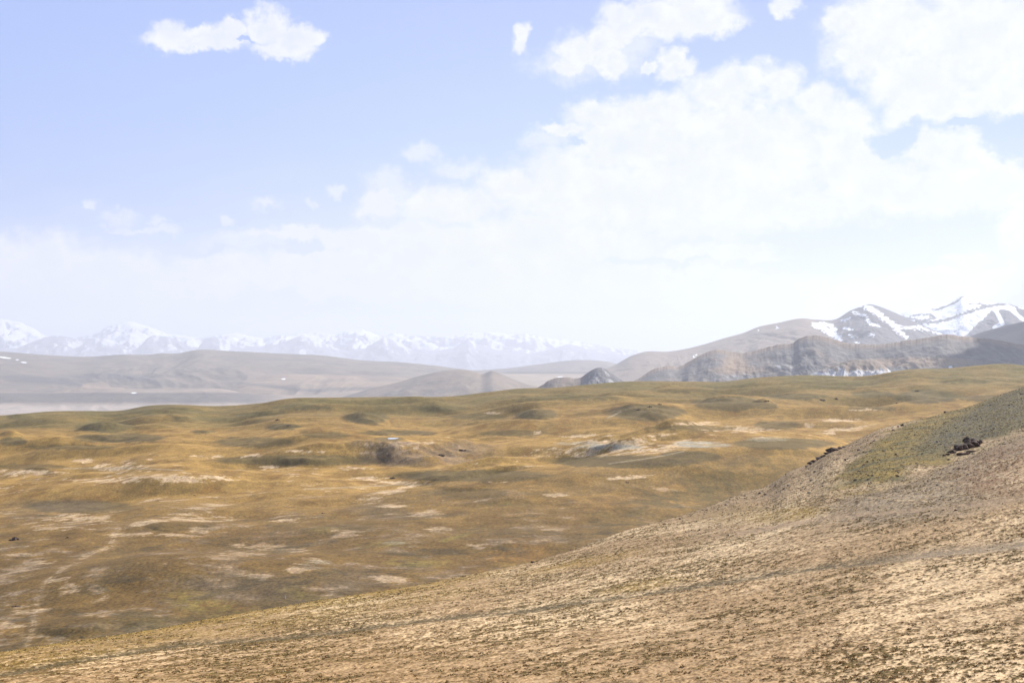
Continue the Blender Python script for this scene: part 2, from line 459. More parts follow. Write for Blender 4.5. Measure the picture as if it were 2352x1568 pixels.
# ------------------------------------------------------------------ the steppe in the middle distance
RIDGE = [(-900,985),(-300,965),(0,955),(123,946),(200,945),(282,943),(335,933),(380,930),(423,930),(493,933),(599,926),(669,917),(828,912),(905,911),(1057,909),(1116,902),(1187,893),(1275,890.5),
         (1345,883.5),(1451,875.7),(1592,876),(1665,876),(1721,869),(1841,861),(1999,863),(2088,848),(2176,845.5),(2299,838),(2352,839),(2700,850),(3300,870)]
DR = 2600.0
cx_m = cols(1500, 50)
def steppe_base(px, D):
    yr = interp_smooth(px, RIDGE)
    zr = -(yr - HZ) / F * DR
    t = np.clip((D - 380) / (DR - 380), 0, 1.0)
    zn = -90.0 + 4 * np.sin(px / 500.0)
    z = zn + (zr - zn) * t ** 1.05
    back = np.maximum(D - DR, 0)
    return z - np.minimum(back * back * 0.00035, back * 0.22)
def steppe_D(px, py):
    Dd = np.geomspace(380, DR, 900)
    y = HZ - F * steppe_base(np.full(900, float(px)), Dd) / Dd
    i = np.where(y <= py)[0]
    return float(Dd[i[0]]) if len(i) else DR
# asymmetric knolls: x0, x1, top row, foot row, slope of the face, length of the back (in faces), olive growth plus painted shade (0 gold .. 1 green-grey)
FACES = [
 (1275,1610,1042,1073,3,1.0),(916,1262,1076,1104,3,0.9),(835,1145,1030,1068,2.5,-1),(500,890,1042,1067,3,0.8),(1398,1570,926,964,1.8,0.9),(1600,1750,908,942,1.4,0.9),(1733,1782,921,937,1.3,0.6),
 (2055,2196,893,925,2,1.0),(792,890,941,972,1.5,0.9),(955,1070,929,942,2,0.8),(1185,1280,936,962,1.6,0.8),(275,445,931,951,2,0.6),(180,306,964,992,2,1.0),(170,376,993,1014,2.5,0.8),
 (445,496,984,995,2,0.8),(610,690,970,985,2,0.9),(1765,1900,901,916,2,0.8),(1960,2056,896,911,2,0.8),(1730,1840,964,983,2.5,0.6),(1690,1910,1003,1030,3,0.9),(1520,1650,1032,1060,3,1.0),
 (500,672,1001,1025,2.5,0.7),(60,305,1146,1176,3,0.7),(338,440,1196,1217,2.5,0.6),(80,360,1412,1462,2.5,0.8),(990,1160,1117,1142,2.5,0.5),(20,80,948,962,2,0.8),(0,60,1000,1022,2,0.9),
 (1040,1160,948,962,2,0.5),(650,760,928,940,2,0.8),(700,800,990,1004,2,0.6),(1100,1260,985,1000,2.5,0.5),(1300,1420,905,918,2,0.6),(1500,1620,890,900,2,0.5),(1850,1960,880,890,2,0.5),
 (2150,2280,868,880,2,0.7),(2200,2330,905,920,2,0.7),(380,520,955,966,2,0.6),(540,640,945,955,2,0.7),(0,150,1062,1076,2.5,0.4),(1190,1340,906,916,2,0.6),(830,1000,985,998,2.5,0.7),
 (1500,1700,975,988,2.5,0.4),(860,930,1000,1012,2,0.5),(60,260,1018,1030,2.5,0.5),(1950,2050,930,940,2,0.3),
]
rows = 1150
tt = np.linspace(0, 1, rows)[:, None]
Dg = 1 / ((1 - tt) / 330.0 + tt / (DR * 1.02)) * 0.55 + (330 * (DR * 1.02 / 330) ** tt) * 0.45
Dg = np.concatenate([Dg[:, :1], DR * 1.02 + (np.linspace(0, 1, 51)[1:, None] ** 1.4) * 1500], 0)
D = np.repeat(Dg, len(cx_m), 1)
PX = np.repeat(cx_m[None], D.shape[0], 0)
X = (PX - CX) / F * D
Z0 = steppe_base(PX, D)
Z = Z0.copy()
edge = sst(D, DR * 1.02, DR * 0.93)
# broad swells and small hummocks, steeper towards the viewer
n1 = fbm(X / 260, D / 330, 2, 101)
wx = fbm(X / 90, D / 90, 2, 103) * 25
n2 = pnoise((X + wx) / 170, (D + 30 * n1) / 115, 105)
n2 = pnoise((X + wx) / 170, (D + 32 * n2) / 115, 105)
n3 = pnoise((X + wx) / 78, (D) / 58, 107)
n3 = pnoise((X + wx) / 78, (D + 15 * n3) / 58, 107)
n4 = fbm(X / 17, D / 22, 3, 109)
far = sst(D, 500, 1300)
n5 = pnoise((X + 2 * wx) / 330, (D + 60 * n1) / 160, 113)
n5 = pnoise((X + 2 * wx) / 330, (D + 60 * n5) / 160, 113)
Z += edge * (n1 * (1.5 + 4.0 * far) + n5 * (1.5 + 10.0 * far) + n2 * (1.5 + 6.2 * far) + n3 * (0.9 + 2.8 * far) + n4 * 0.45 + pnoise(X/4.0, D/5.0, 111) * 0.05)
green = np.zeros(D.shape, np.float32)  # olive growth mixed with shade painted on the knoll fronts
rockm = np.zeros(D.shape, np.float32)
for (x0, x1, yt, yb, bl, veg_shade) in FACES:
    xc = (x0 + x1) / 2; hw = (x1 - x0) / 2
    Db_ = steppe_D(xc, yb)
    hgt = (yb - yt) / F * Db_ * (0.72 if 1390 < x0 < 1740 and yt < 925 else (0.85 if hw > 150 else (0.25 if yb > 1140 else 0.45)))
    wf = hgt / 0.42
    Dc = Db_ + wf
    s_col = (PX - xc) / (hw * 1.15) + 0.14 * n2 + 0.10 * n3
    sx = np.clip(1 - s_col ** 2, 0, 1) ** 1.25
    if hw < 150 and not (1390 < x0 < 1740 and yt < 925): wf *= 1.9
    bend = Dc + (18 * np.sin(PX / 37.0 + xc) + 22 * n3) * (Dc / 1500) + (s_col ** 2) * wf * 0.6
    dd = D - bend
    sh = np.where(dd < 0, sst(dd, -wf * 1.35, wf * 0.1), 1 - sst(dd, wf * 0.1, wf * (1.2 + bl * 1.8)))
    lumpy = 0.86 + 0.34 * n3 + 0.16 * n4
    Z += hgt * 1.10 * sx * sh * edge * lumpy
    if hw > 45:
        near_s = np.clip(1 - ((PX - xc - 25) / (hw * 1.7)) ** 2, 0, 1) ** 1.5
        dn = D - (Db_ - wf * 0.6 + 14 * n3)
        Z += hgt * 0.30 * near_s * np.where(dn < 0, np.exp(-(dn / (wf * 2.6)) ** 2), np.exp(-(dn / (wf * 0.8)) ** 2)) * edge
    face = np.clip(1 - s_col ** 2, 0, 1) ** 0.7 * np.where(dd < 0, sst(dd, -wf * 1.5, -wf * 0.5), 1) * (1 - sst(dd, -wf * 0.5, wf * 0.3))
    if veg_shade < 0: rockm = np.maximum(rockm, sx ** .6 * sst(dd, -wf * 1.5, -wf * 0.6) * (1 - sst(dd, wf * .8, wf * 2.2)))
    else: green = np.maximum(green, face * veg_shade * (0.8 + 0.4 * n4))
# the large brown slope that falls towards the viewer right of centre, the swell lower left, and the final dip
def swell(xc, yc, hwx, hwD, h):
    Dc = steppe_D(xc, yc)
    xw = (xc - CX) / F * Dc
    return h * np.exp(-((X - xw) / hwx) ** 2 - ((D - Dc) / hwD) ** 2)
Z += swell(1700, 1075, 110, 130, 15) + swell(1080, 1150, 65, 60, 7) + swell(420, 1310, 60, 55, 8) + swell(1350, 1110, 80, 90, 6)
PD = steppe_D(902, 1034); PXW = (902 - CX) / F * PD
iy = int(np.argmin(np.abs(D[:, 0] - PD))); ix = int(np.argmin(np.abs(cx_m - 902))); PZ = max(float(Z[iy, ix]), float((Z[:iy - 6, ix] / D[:iy - 6, ix]).max() * D[iy, ix]) + 1.2)
pmask = sst(np.hypot((X - PXW) / 26.0, (D - PD) / 75.0), 1.0, 0.35)
Z = Z * (1 - pmask) + PZ * pmask
PY = HZ - F * Z / D
dzdD = np.gradient(Z, axis=0) / np.gradient(D, axis=0)
dzdx = np.gradient(Z, axis=1) / np.gradient(X, axis=1)
# vegetation: gold grass, brown heath, olive in hollows, olive with painted shade on viewer-facing slopes, bare pale soil
gold = np.array([0.375, 0.235, 0.085], np.float32)
c1 = fbm(X / 120, D / 160, 4, 121); c2 = fbm(X / 22, D / 34, 4, 123); c3 = fbm(X / 5, D / 8, 3, 125)
C = np.zeros(D.shape + (3,), np.float32) + gold
C = mixc(C, [0.44, 0.285, 0.12], sst(c2 + 0.5 * c3, 0.0, 0.5) * 0.6)
C = mixc(C, [0.27, 0.15, 0.048], sst(-c2 - 0.4 * c1, 0.0, 0.5) * 0.65)
olive_shade = sst(dzdD + 0.06 * c2, 0.03, 0.26)  # slopes tilted to the viewer get shade painted in with the olive
C = mixc(C, [0.155, 0.122, 0.05], np.clip(np.maximum(green * 0.8, olive_shade * 0.6 * sst(c1 + c2, -0.5, 0.2)) + 0.15 * c3, 0, 1) * 0.85)
lens = np.zeros(D.shape, np.float32)  # dark ovals on the knoll fronts: olive growth and painted shade
for (x0, x1, yt, yb, bl, veg_shade) in FACES:
    if veg_shade <= 0: continue
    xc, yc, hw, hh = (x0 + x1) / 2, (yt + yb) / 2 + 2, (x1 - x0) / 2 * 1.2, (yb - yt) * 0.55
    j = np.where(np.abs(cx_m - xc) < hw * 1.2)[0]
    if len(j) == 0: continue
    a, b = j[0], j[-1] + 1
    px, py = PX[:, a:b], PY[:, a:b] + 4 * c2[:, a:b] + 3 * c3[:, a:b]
    lens[:, a:b] = np.maximum(lens[:, a:b], sst(ell(px + 14 * c2[:, a:b], py, xc, yc, hw, hh), 0.0, 0.45) * (0.45 + 0.5 * veg_shade))
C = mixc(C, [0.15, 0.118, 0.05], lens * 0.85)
C = mixc(C, [0.50, 0.31, 0.105], sst(c1 + 0.8 * c2, -0.35, 0.25) * sst(D, 650, 950) * sst(D, 2100, 1500) * (1 - lens) * 0.45)
olive_far = sst(D, 1500, 2400)
C = mixc(C, [0.20, 0.165, 0.06], olive_far * (0.55 + 0.35 * sst(c1, -0.3, 0.3)))
# nearer brown slope; its weaker light is also put into the colour
nearb = sst(D, 1050, 620)
C = mixc(C, [0.235, 0.145, 0.055], nearb * (0.55 + 0.35 * sst(c2, 0.3, -0.3)))
C = mixc(C, [0.16, 0.118, 0.06], nearb * sst(c1 + 0.5 * c2, 0.0, 0.45) * 0.75)
for e in [(480,1385,130,32,.15,.8),(700,1360,80,20,.1,.5),(960,1290,90,14,0,.7),(1180,1300,70,14,0,.8),(880,1247,100,8,-.08,.8),(1040,1235,60,6,-.3,.8),(740,1215,50,10,0,.6),(1375,1180,40,5,0,.6),(1160,1155,60,7,0,.5)]:
    C = mixc(C, [0.33, 0.25, 0.085], np.clip(ell(PX, PY, *e[:5]) * 1.3, 0, 1) * e[5] * sst(c3 + c2, -0.5, 0.3))
for e in [(560,1345,150,45,0,.5),(880,1175,90,20,.1,.5),(700,1395,60,22,0,.5),(170,1160,110,18,0,.6),(60,1170,80,30,0,.4),(820,1330,90,35,0,.45)]:
    C = mixc(C, [0.20, 0.15, 0.095], np.clip(ell(PX, PY, *e[:5]) * 1.5, 0, 1) * e[5])
# bare pale ground
bare = np.array([0.68, 0.52, 0.36], np.float32)
PATCH = [(1440,1031,150,15,-.03),(1340,1047,100,9,0),(905,1024,80,8,-.05),(280,1072,75,13,0),(192,1057,26,6,0),(390,1098,150,11,0),(300,1102,160,6,0),(60,1085,90,8,0),(1400,1020,120,12,0),(1330,1038,110,13,-.05),(1480,1008,80,8,-.15),(1560,1022,90,9,-.12),(905,1019,90,6,-.02),
 (960,1026,70,5,-.3),(860,1040,60,6,0),(1690,985,90,8,0),(1860,976,16,6,0),(1935,987,70,6,-.15),(1600,973,60,5,0),(1235,993,18,5,0),(1160,995,25,3,0),(1360,992,25,3,0),(1930,965,60,4,0),
 (450,1191,110,7,-.02),(340,1198,60,8,-.2),(480,1214,60,8,0),(660,1191,42,7,0),(180,1190,90,14,0),(600,1254,80,10,.1),(680,1262,60,6,.05),(720,1292,40,12,0),(560,1270,60,6,0),(690,1305,45,8,0),(900,1326,50,10,.1),
 (600,1325,50,12,.2),(150,1340,45,22,0),(230,1360,30,20,0),(60,1400,60,14,0),(220,1410,70,10,0),(130,1210,60,8,0),(60,1270,60,6,0),(90,1290,50,5,0),(400,1228,70,5,0),(300,1226,70,5,0),(790,1225,50,10,0),
 (900,1160,40,5,0),(890,1130,90,8,-.25),(1440,1096,60,5,-.1),(1515,1120,40,7,.1),(1270,1135,30,5,0),(1130,1105,40,3,0),(850,1098,50,5,0),(1090,1250,30,5,0),(1100,1255,16,7,0),(1280,1215,40,5,0),
 (1000,1215,45,5,0),(980,1180,40,10,0),(640,1072,40,4,0),(570,1048,40,6,-.1),(480,1048,40,5,0),(700,1037,60,4,0),(800,1075,70,3,0),(1340,1000,70,4,0),(1985,940,40,3,0),(2250,985,60,4,0),(1140,948,30,3,0),
 (20,1440,60,16,0),(100,1455,60,10,0),(150,1490,60,10,0),(430,1180,40,5,0),(500,1158,40,4,0),(900,1108,60,4,0)]
pm = np.zeros(D.shape, np.float32)
for e in PATCH:
    x, y, rx, ry, ro = e
    sl = (np.abs(PX - x) < rx * 1.4)[0]
    j = np.where(sl)[0]
    if len(j) == 0: continue
    j0, j1 = j[0], j[-1] + 1
    pm[:, j0:j1] = np.maximum(pm[:, j0:j1], ell(PX[:, j0:j1], PY[:, j0:j1], x, y, rx * 1.2, ry * 1.3, ro))
b1 = fbm(X / 19.0, D / 13.0, 6, 131, gain=0.66)
b2 = fbm(X / 34.0, D / 40.0, 4, 133, gain=0.55)
b3 = fbm(X / 6.0, D / 4.5, 3, 137, gain=0.6) * sst(D, 2200, 900)
bm = pm * 0.85 + b1 * 1.7 + b3 * 0.8 - 0.44 - 0.6 * sst(pm, 0.12, 0.0)
bm = np.maximum(bm, b2 * 1.0 + b1 * 1.5 + b3 * 0.6 - 0.50 + 0.10 * sst(PX, 900, 200) - 0.95 * sst(D, 1200, 2100) - 0.35*np.maximum(green, olive_shade))
bm = bm - 0.6 * lens
bm = np.where(D > DR * 0.97, -1, bm)
bare_c = mixc(np.zeros_like(C) + bare, [0.50, 0.345, 0.235], sst(c3 + 0.7 * c2, 0.1, 0.6))
f = (sst(bm, -0.05, 0.42) * np.clip(0.82 + 0.5 * c3, 0.35, 1.0))[..., None] * (1.0 - 0.24 * nearb[..., None])
C = C * (1 - f) + bare_c * f
# grey river gravel and grey-green screes
for e in [(1400,1026,85,7,0,.9),(1330,1018,60,5,0,.6),(1610,1020,75,9,.03,.9),(1760,1008,60,6,0,.5),(905,1245,30,5,0,.5),(730,1290,40,8,0,.4)]:
    C = mixc(C, [0.43, 0.40, 0.33], np.clip(ell(PX, PY, *e[:5]) * 2.0, 0, 1) * e[5] * sst(b1, -0.5, 0.2))
C = mixc(C, [0.33, 0.24, 0.17], rockm * 0.7 * sst(b2 + b1, -0.7, 0.1))
C = mixc(C, [0.14, 0.11, 0.08], rockm * sst(b1 + c3, 0.15, 0.6) * 0.6)
# the double cart track
CART = [(275,1214),(264,1224),(262,1240),(250,1254),(215,1268),(185,1282),(150,1302),(110,1335),(90,1370),(82,1420),(70,1480)]
dl = line_dist(PX + 14 * b2, PY + 6 * b1, CART, 1.6)
C = mixc(C, bare_c, np.clip(np.exp(-((dl - 3.5 + 5 * b3) / 2.2) ** 2) * 1.0 + np.exp(-(dl / 12) ** 2) * .5, 0, 1) * 0.62 * sst(b1 + 0.8 * b3, -0.42, 0.3))
for pts in ([(700,1122),(830,1117),(900,1112),(990,1112)], [(150,1075),(300,1074),(420,1079)], [(1400,1064),(1500,1050),(1570,1036)], [(1395,960),(1412,952),(1425,945)]):
    C = mixc(C, [0.45, 0.37, 0.27], np.exp(-(line_dist(PX, PY, pts, 2.0) / 3.0) ** 2) * 0.6)
C = mixc(C, [0.13, 0.11, 0.06], np.exp(-(line_dist(PX, PY, [(1145,1250),(1180,1275),(1230,1310)], 1.0) / 5.0) ** 2) * 0.5)
# hummock speckle: dark tufts
sp = pnoise(X / 2.2, D / 3.0, 141) + 0.6 * pnoise(X / 1.1, D / 1.6, 143)
C = mixc(C, [0.11, 0.09, 0.045], sst(sp, 0.55, 1.0) * 0.55 * (1 - 0.6 * far))
pinky = sst(b2 + 0.9 * b1 + 0.5 * b3, 0.02, 0.5) * nearb
C = mixc(C, [0.34, 0.25, 0.17], pinky * 0.6)
c4 = pnoise(X / 1.5, D / 2.2, 151) + 0.6 * pnoise(X / 0.8, D / 1.2, 153)
C = mixc(C, [0.165, 0.135, 0.06], np.clip(ell(PX, PY, 1600, 1130, 300, 62, -0.32) + ell(PX, PY, 330, 1440, 330, 34, -0.1), 0, 1) * 0.75 * sst(c2 + 0.5 * c3, 0.45, -0.4))  # dark greenish patches; the right-hand one paints the gully's shadowed side
C = mixc(C, [0.34, 0.19, 0.065], np.clip(ell(PX, PY, 1180, 1275, 120, 34, -0.2) + ell(PX, PY, 1440, 1150, 200, 26, -0.25) * .6 + ell(PX, PY, 640, 1235, 300, 30, 0) * .5, 0, 1) * 0.7 * sst(c2 + c3, -0.5, 0.3))
C = C * (1 + 0.26 * c4 * (1 - 0.7 * far) + 0.12 * c3)[..., None]
C = mixc(C, [0.12, 0.10, 0.055], sst(fbm(X / 30, D / 26, 4, 147) + 0.5 * b3, 0.12, 0.5) * nearb * 0.55)
lum = C.mean(-1, keepdims=True)
C = np.maximum(lum + (C - lum) * 1.13, 0.003)
C = C * GAIN * (1.03 - 0.17 * nearb[..., None]) * np.clip(lum / 0.22, 0.2, 2.2) ** 0.28
mat_s = earth_material('steppe_grass_and_soil', 0.7, 0.42, bump=0.35, bump_scale=0.6, coarse=0.11)
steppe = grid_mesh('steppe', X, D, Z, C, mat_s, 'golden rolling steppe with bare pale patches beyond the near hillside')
ST = (D[:, 0].copy(), Z.copy())
def steppe_point(px, py):
    j = int(np.argmin(np.abs(cx_m - px)))
    col = HZ - F * ST[1][:, j] / ST[0]
    i = int(np.where((col <= py) & (ST[0] > 420))[0][0]) if (col <= py).any() else len(col) - 60
    return (px - CX) / F * ST[0][i], ST[0][i], ST[1][i, j]

# ------------------------------------------------------------------ valley floor and the ranges beyond
LOW = -405.0
def cbase(shape, c): return np.zeros(shape + (3,), np.float32) + np.asarray(c, np.float32)
gx = np.linspace(-32000, 32000, 500)[None]; gy = (2400 + np.linspace(0, 1, 500)[:, None] ** 1.6 * 66000)
GX = np.repeat(gx, 500, 0); GY = np.repeat(gy, 500, 1)
n = fbm(GX / 900, GY / 900, 5, 201)
Cc = mixc(cbase(GX.shape, [0.36, 0.29, 0.23]), [0.24, 0.20, 0.15], sst(n, -0.1, 0.4))
Cc = mixc(Cc, [0.42, 0.36, 0.30], sst(fbm(GX / 300, GY / 500, 4, 205), 0.15, 0.5) * 0.6)
mat_f = earth_material('far_ground', 0.02, 0.15, coarse=0.004)
grid_mesh('valley', GX, GY, LOW + fbm(GX / 700, GY / 700, 4, 203) * 10, Cc, mat_f, 'pale flat valley floor behind the steppe')

def crest_range(name, pts, Dc, front, back, base, colour, mat, label, ncol=700, nf=110, nb=14, x0=-500, x1=2850, power=1.0, spur=0.5, sw=500., rz=0.0, seed=1, jag=0.0, base_fn=None, sub=1, k=1.35, gw=1.0, gd=2.4):
    front *= k; back *= k; sw *= k; f0 = Dc
    Dc = (lambda q: f0(q) * k) if callable(f0) else f0 * k
    px = np.linspace(x0, x1, ncol)
    yc = interp_smooth(px, pts, sub); ycs = yc.copy()
    if jag: yc = yc + fbm(px / 38.0, px * 0 + seed, 5, seed + 3, gain=.55) * jag * 0.6 + (np.abs(pnoise(px / 17.0, px * 0 + seed, seed + 5)) + 0.5 * np.abs(pnoise(px / 7.0, px * 0 + seed, seed + 6)) - 0.45) * jag * 1.6
    Dcc = Dc(px) if callable(Dc) else np.full_like(px, Dc)
    zc = (HZ - yc) / F * Dcc; zs_ = (HZ - ycs) / F * Dcc
    tf = np.linspace(-1, 0, nf)[:, None]; tb_ = np.linspace(0, 1, nb)[1:, None]
    T = np.concatenate([np.repeat(tf, ncol, 1), np.repeat(tb_, ncol, 1)], 0)
    P = np.repeat(px[None], T.shape[0], 0)
    Dm = Dcc[None] + np.where(T < 0, T * front, T * back)
    Xm = (P - CX) / F * Dm
    b = base if base_fn is None else base_fn(P)
    Hh = np.maximum((zs_ + (zc - zs_) * np.exp(-np.abs(T) * (14 if jag < 2 else 3))) - b, 0)
    prof = (1 - np.abs(T)) ** power
    w = fbm(Xm / (sw * 1.6), Dm / (sw * 2.2), 2, seed + 50) * 0.9
    R = ridged(Xm / sw + w * gw, Dm / (sw * gd) + w * gw, 5, seed)
    R2 = fbm(Xm / (sw * 0.5), Dm / (sw * 0.7), 5, seed + 70)
    env = np.clip(np.abs(T) * (1 - np.abs(T)) * 4, 0, 1)
    Zm = b + Hh * (prof + env * (spur * (R - 0.62) * 0.9 + rz * R2))
    lim = (zc[None] / Dcc[None]) * Dm
    Zm = np.where(T < -0.004, np.minimum(Zm, lim - np.abs(T) * Dcc[None] * 0.0012), Zm)
    PYm = HZ - F * Zm / Dm
    slopeD = np.gradient(Zm, axis=0) / np.gradient(Dm, axis=0)
    slopeX = np.gradient(Zm, axis=1) / (np.gradient(Xm, axis=1))
    Cm = colour(P, PYm, Xm, Dm, Zm, T, R, R2, slopeX, slopeD)
    return grid_mesh(name, Xm, Dm, Zm, Cm, mat, label)

SNOW = (0.86, 0.88, 0.92)
FARSNOW = (0.64, 0.66, 0.71)  # dulled snow; some of the chain's haze is painted into it
# far snowy chain
P10 = [(-500,760),(-200,725),(0,733),(21,735.5),(46,740),(70,751),(102,770),(140,776),(176,775),(218,767),(246,750),(275,744),(298,737),(317,743),(352,754),(384,767),(423,772),(465,777),(507,769),(542,765.5),(563,769),(606,778),
       (634,771),(669,769),(690,767),(740,764.5),(768,769),(803,759),(831,755.5),(852,764),(870,772),(905,764),(940,770),(983,774),(1057,771),(1081,765.5),(1127,763),(1169,769),(1208,765.5),(1233,772.5),(1275,779.5),
       (1317,783),(1363,791),(1416,798),(1469,806),(1520,818),(1700,830),(2300,800),(2850,790)]
def c10(P, Y, X, D, Z, T, R, R2, sx, sd):
    n = fbm(X / 1500, D / 2600, 4, 301)
    n2 = fbm(X / 330 , D / 3500, 4, 305)
    sn = sst((795 - Y) / 30 + n * 2.0 + n2 * 1.3 - sx * 2.2 - 0.15, -0.1, 0.6)  # left slopes turn to rock, right to snow: shaded and lit sides painted
    c = cbase(X.shape, [0.17, 0.175, 0.21])  # rock lightened to paint in more haze
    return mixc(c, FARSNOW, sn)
mat_m = earth_material('far_rock_and_snow', 0.01, 0.12)
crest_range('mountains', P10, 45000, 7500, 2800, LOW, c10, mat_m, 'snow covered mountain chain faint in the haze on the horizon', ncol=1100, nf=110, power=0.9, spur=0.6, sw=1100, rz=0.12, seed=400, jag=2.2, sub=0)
P10b = [(-500,800),(-100,812),(39,800),(70,787),(102,774),(123,771),(151,772.5),(183,780),(218,776),(240,776),(264,785),(292,797),(317,799),(338,777),(352,770),(387,774),(423,788),(454,799),(468,782),(486,773.5),(504,776),(546,792),(600,798),(640,790),
        (690,771),(720,778),(765,798),(800,806),(840,800),(880,775),(905,782),(940,800),(1000,806),(1040,800),(1075,778),(1095,790),(1150,806),(1220,812),(1270,800),(1310,790),(1340,800),(1390,812),(1450,815),(1600,830),(2850,830)]
def c10b(P, Y, X, D, Z, T, R, R2, sx, sd):
    n = fbm(X / 1300, D / 3000, 3, 311); n2 = fbm(X / 230 + D / 900, D / 3000, 4, 315)
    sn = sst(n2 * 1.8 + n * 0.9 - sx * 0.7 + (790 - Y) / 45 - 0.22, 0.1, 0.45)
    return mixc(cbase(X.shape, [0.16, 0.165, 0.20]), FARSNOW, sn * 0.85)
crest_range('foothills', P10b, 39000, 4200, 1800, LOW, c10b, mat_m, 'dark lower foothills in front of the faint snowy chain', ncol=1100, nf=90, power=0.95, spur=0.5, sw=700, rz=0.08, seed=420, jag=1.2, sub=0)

def brownfar(c0=(0.195,0.158,0.122), c1=(0.15,0.124,0.102), s=600., sd_=500, dk=None):
    def f(P, Y, X, D, Z, T, R, R2, sx, sd):
        n = fbm(X / s, D / s, 5, sd_)
        c = mixc(cbase(X.shape, c0), c1, sst(n, -0.15, 0.4))
        c = mixc(c, [0.40, 0.32, 0.25], sst(fbm(X / s * 2.3, D / s * 1.1, 4, sd_ + 5), 0.2, 0.6) * 0.22)
        if dk: c = dk(c, P, Y)
        return c
    return f
P4b = [(900,858),(1081,851),(1169,845),(1240,836),(1328,826.5),(1398,831),(1430,838),(1600,850)]
crest_range('distant_hill', P4b, 17500, 2500, 900, LOW + 100, brownfar(sd_=510), mat_f, 'faint low hill below the snowy chain at the middle', x0=880, x1=1620, ncol=300, nf=60, spur=0.2, seed=430)
P1 = [(-500,800),(-150,798),(0,807),(106,815),(201,819),(282,814),(345,814),(377,811),(394,812),(458,803),(528,806),(599,809.5),(669,813),(740,816),(828,827),(923,832),(1011,841),(1081,850),(1180,858),(1300,866),(1500,880)]
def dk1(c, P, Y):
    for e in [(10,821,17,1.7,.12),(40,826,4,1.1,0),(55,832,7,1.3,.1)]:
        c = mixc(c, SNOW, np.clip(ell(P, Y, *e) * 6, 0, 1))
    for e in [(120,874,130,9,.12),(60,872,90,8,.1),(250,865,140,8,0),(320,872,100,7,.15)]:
        c = mixc(c, [0.10, 0.09, 0.085], np.clip(ell(P, Y, *e) * 1.4, 0, 1) * 0.75)  # dark bands: cloud shadow and dark growth painted together
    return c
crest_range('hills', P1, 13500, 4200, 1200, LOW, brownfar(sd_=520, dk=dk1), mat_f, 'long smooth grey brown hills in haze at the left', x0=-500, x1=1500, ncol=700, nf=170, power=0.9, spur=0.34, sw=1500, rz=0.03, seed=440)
P2 = [(-500,890),(-100,892),(40,889),(106,881),(176,873),(246,873),(352,884),(440,887),(493,880),(563,865),(652,859),(740,860),(828,862),(930,868),(1010,880),(1150,893),(1300,900)]
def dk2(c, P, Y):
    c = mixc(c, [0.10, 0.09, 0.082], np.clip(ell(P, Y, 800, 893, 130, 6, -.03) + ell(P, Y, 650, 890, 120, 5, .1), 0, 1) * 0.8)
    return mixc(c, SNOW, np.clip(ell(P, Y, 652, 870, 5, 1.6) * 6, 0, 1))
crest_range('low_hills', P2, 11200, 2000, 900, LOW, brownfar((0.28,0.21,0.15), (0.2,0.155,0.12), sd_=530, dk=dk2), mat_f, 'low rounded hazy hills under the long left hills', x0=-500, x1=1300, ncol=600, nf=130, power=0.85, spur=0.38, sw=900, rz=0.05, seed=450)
P2b = [(-500,898),(0,899),(70,901),(180,899),(240,893),(330,893),(430,891),(520,894),(560,902),(640,907),(740,905),(800,899),(900,905),(1000,915),(1100,925)]
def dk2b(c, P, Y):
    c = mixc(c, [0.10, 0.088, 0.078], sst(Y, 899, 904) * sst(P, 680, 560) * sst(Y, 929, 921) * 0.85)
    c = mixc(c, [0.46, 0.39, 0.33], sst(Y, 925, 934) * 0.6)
    return mixc(c, SNOW, np.clip(ell(P, Y, 308, 902, 7, 1.4) * 6, 0, 1))
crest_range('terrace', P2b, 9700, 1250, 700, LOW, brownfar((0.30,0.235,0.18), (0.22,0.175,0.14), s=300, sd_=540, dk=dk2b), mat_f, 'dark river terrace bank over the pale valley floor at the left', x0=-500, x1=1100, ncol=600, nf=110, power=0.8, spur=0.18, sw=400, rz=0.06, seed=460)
P4 = [(200,990),(450,930),(600,905),(800,880),(960,868),(1100,858),(1145,854),(1250,854),(1350,853),(1430,852),(1500,850),(1800,850)]
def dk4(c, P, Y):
    c = mixc(c, [0.09, 0.085, 0.085], sst(Y, 860, 856.5) * sst(P, 1130, 1170) * 0.85)  # cloud shadow on the far plain painted as a dark line
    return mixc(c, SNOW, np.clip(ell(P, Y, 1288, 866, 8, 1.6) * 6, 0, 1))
crest_range('plateau', P4, 13000, 4300, 1500, LOW - 10, brownfar((0.34,0.27,0.20), (0.28,0.22,0.165), sd_=550, dk=dk4), mat_f, 'pale flat plateau between the hazy hills', x0=200, x1=1800, ncol=380, nf=80, power=0.9, spur=0.08, sw=600, rz=0.04, seed=470)
P3 = [(600,985),(760,920),(850,893),(919,876),(960,864),(990,857),(1042,849),(1080,851),(1096,855),(1104,858),(1131,851),(1155,860),(1180,871),(1222,884),(1290,896),(1330,900)]
crest_range('twin_hills', P3, 9200, 1300, 700, LOW - 10, brownfar((0.22,0.17,0.125), (0.16,0.13,0.105), s=250, sd_=560), mat_f, 'two brown hazy hillocks standing on the plateau', x0=600, x1=1330, ncol=380, nf=80, power=0.8, spur=0.16, sw=420, rz=0.05, seed=480)
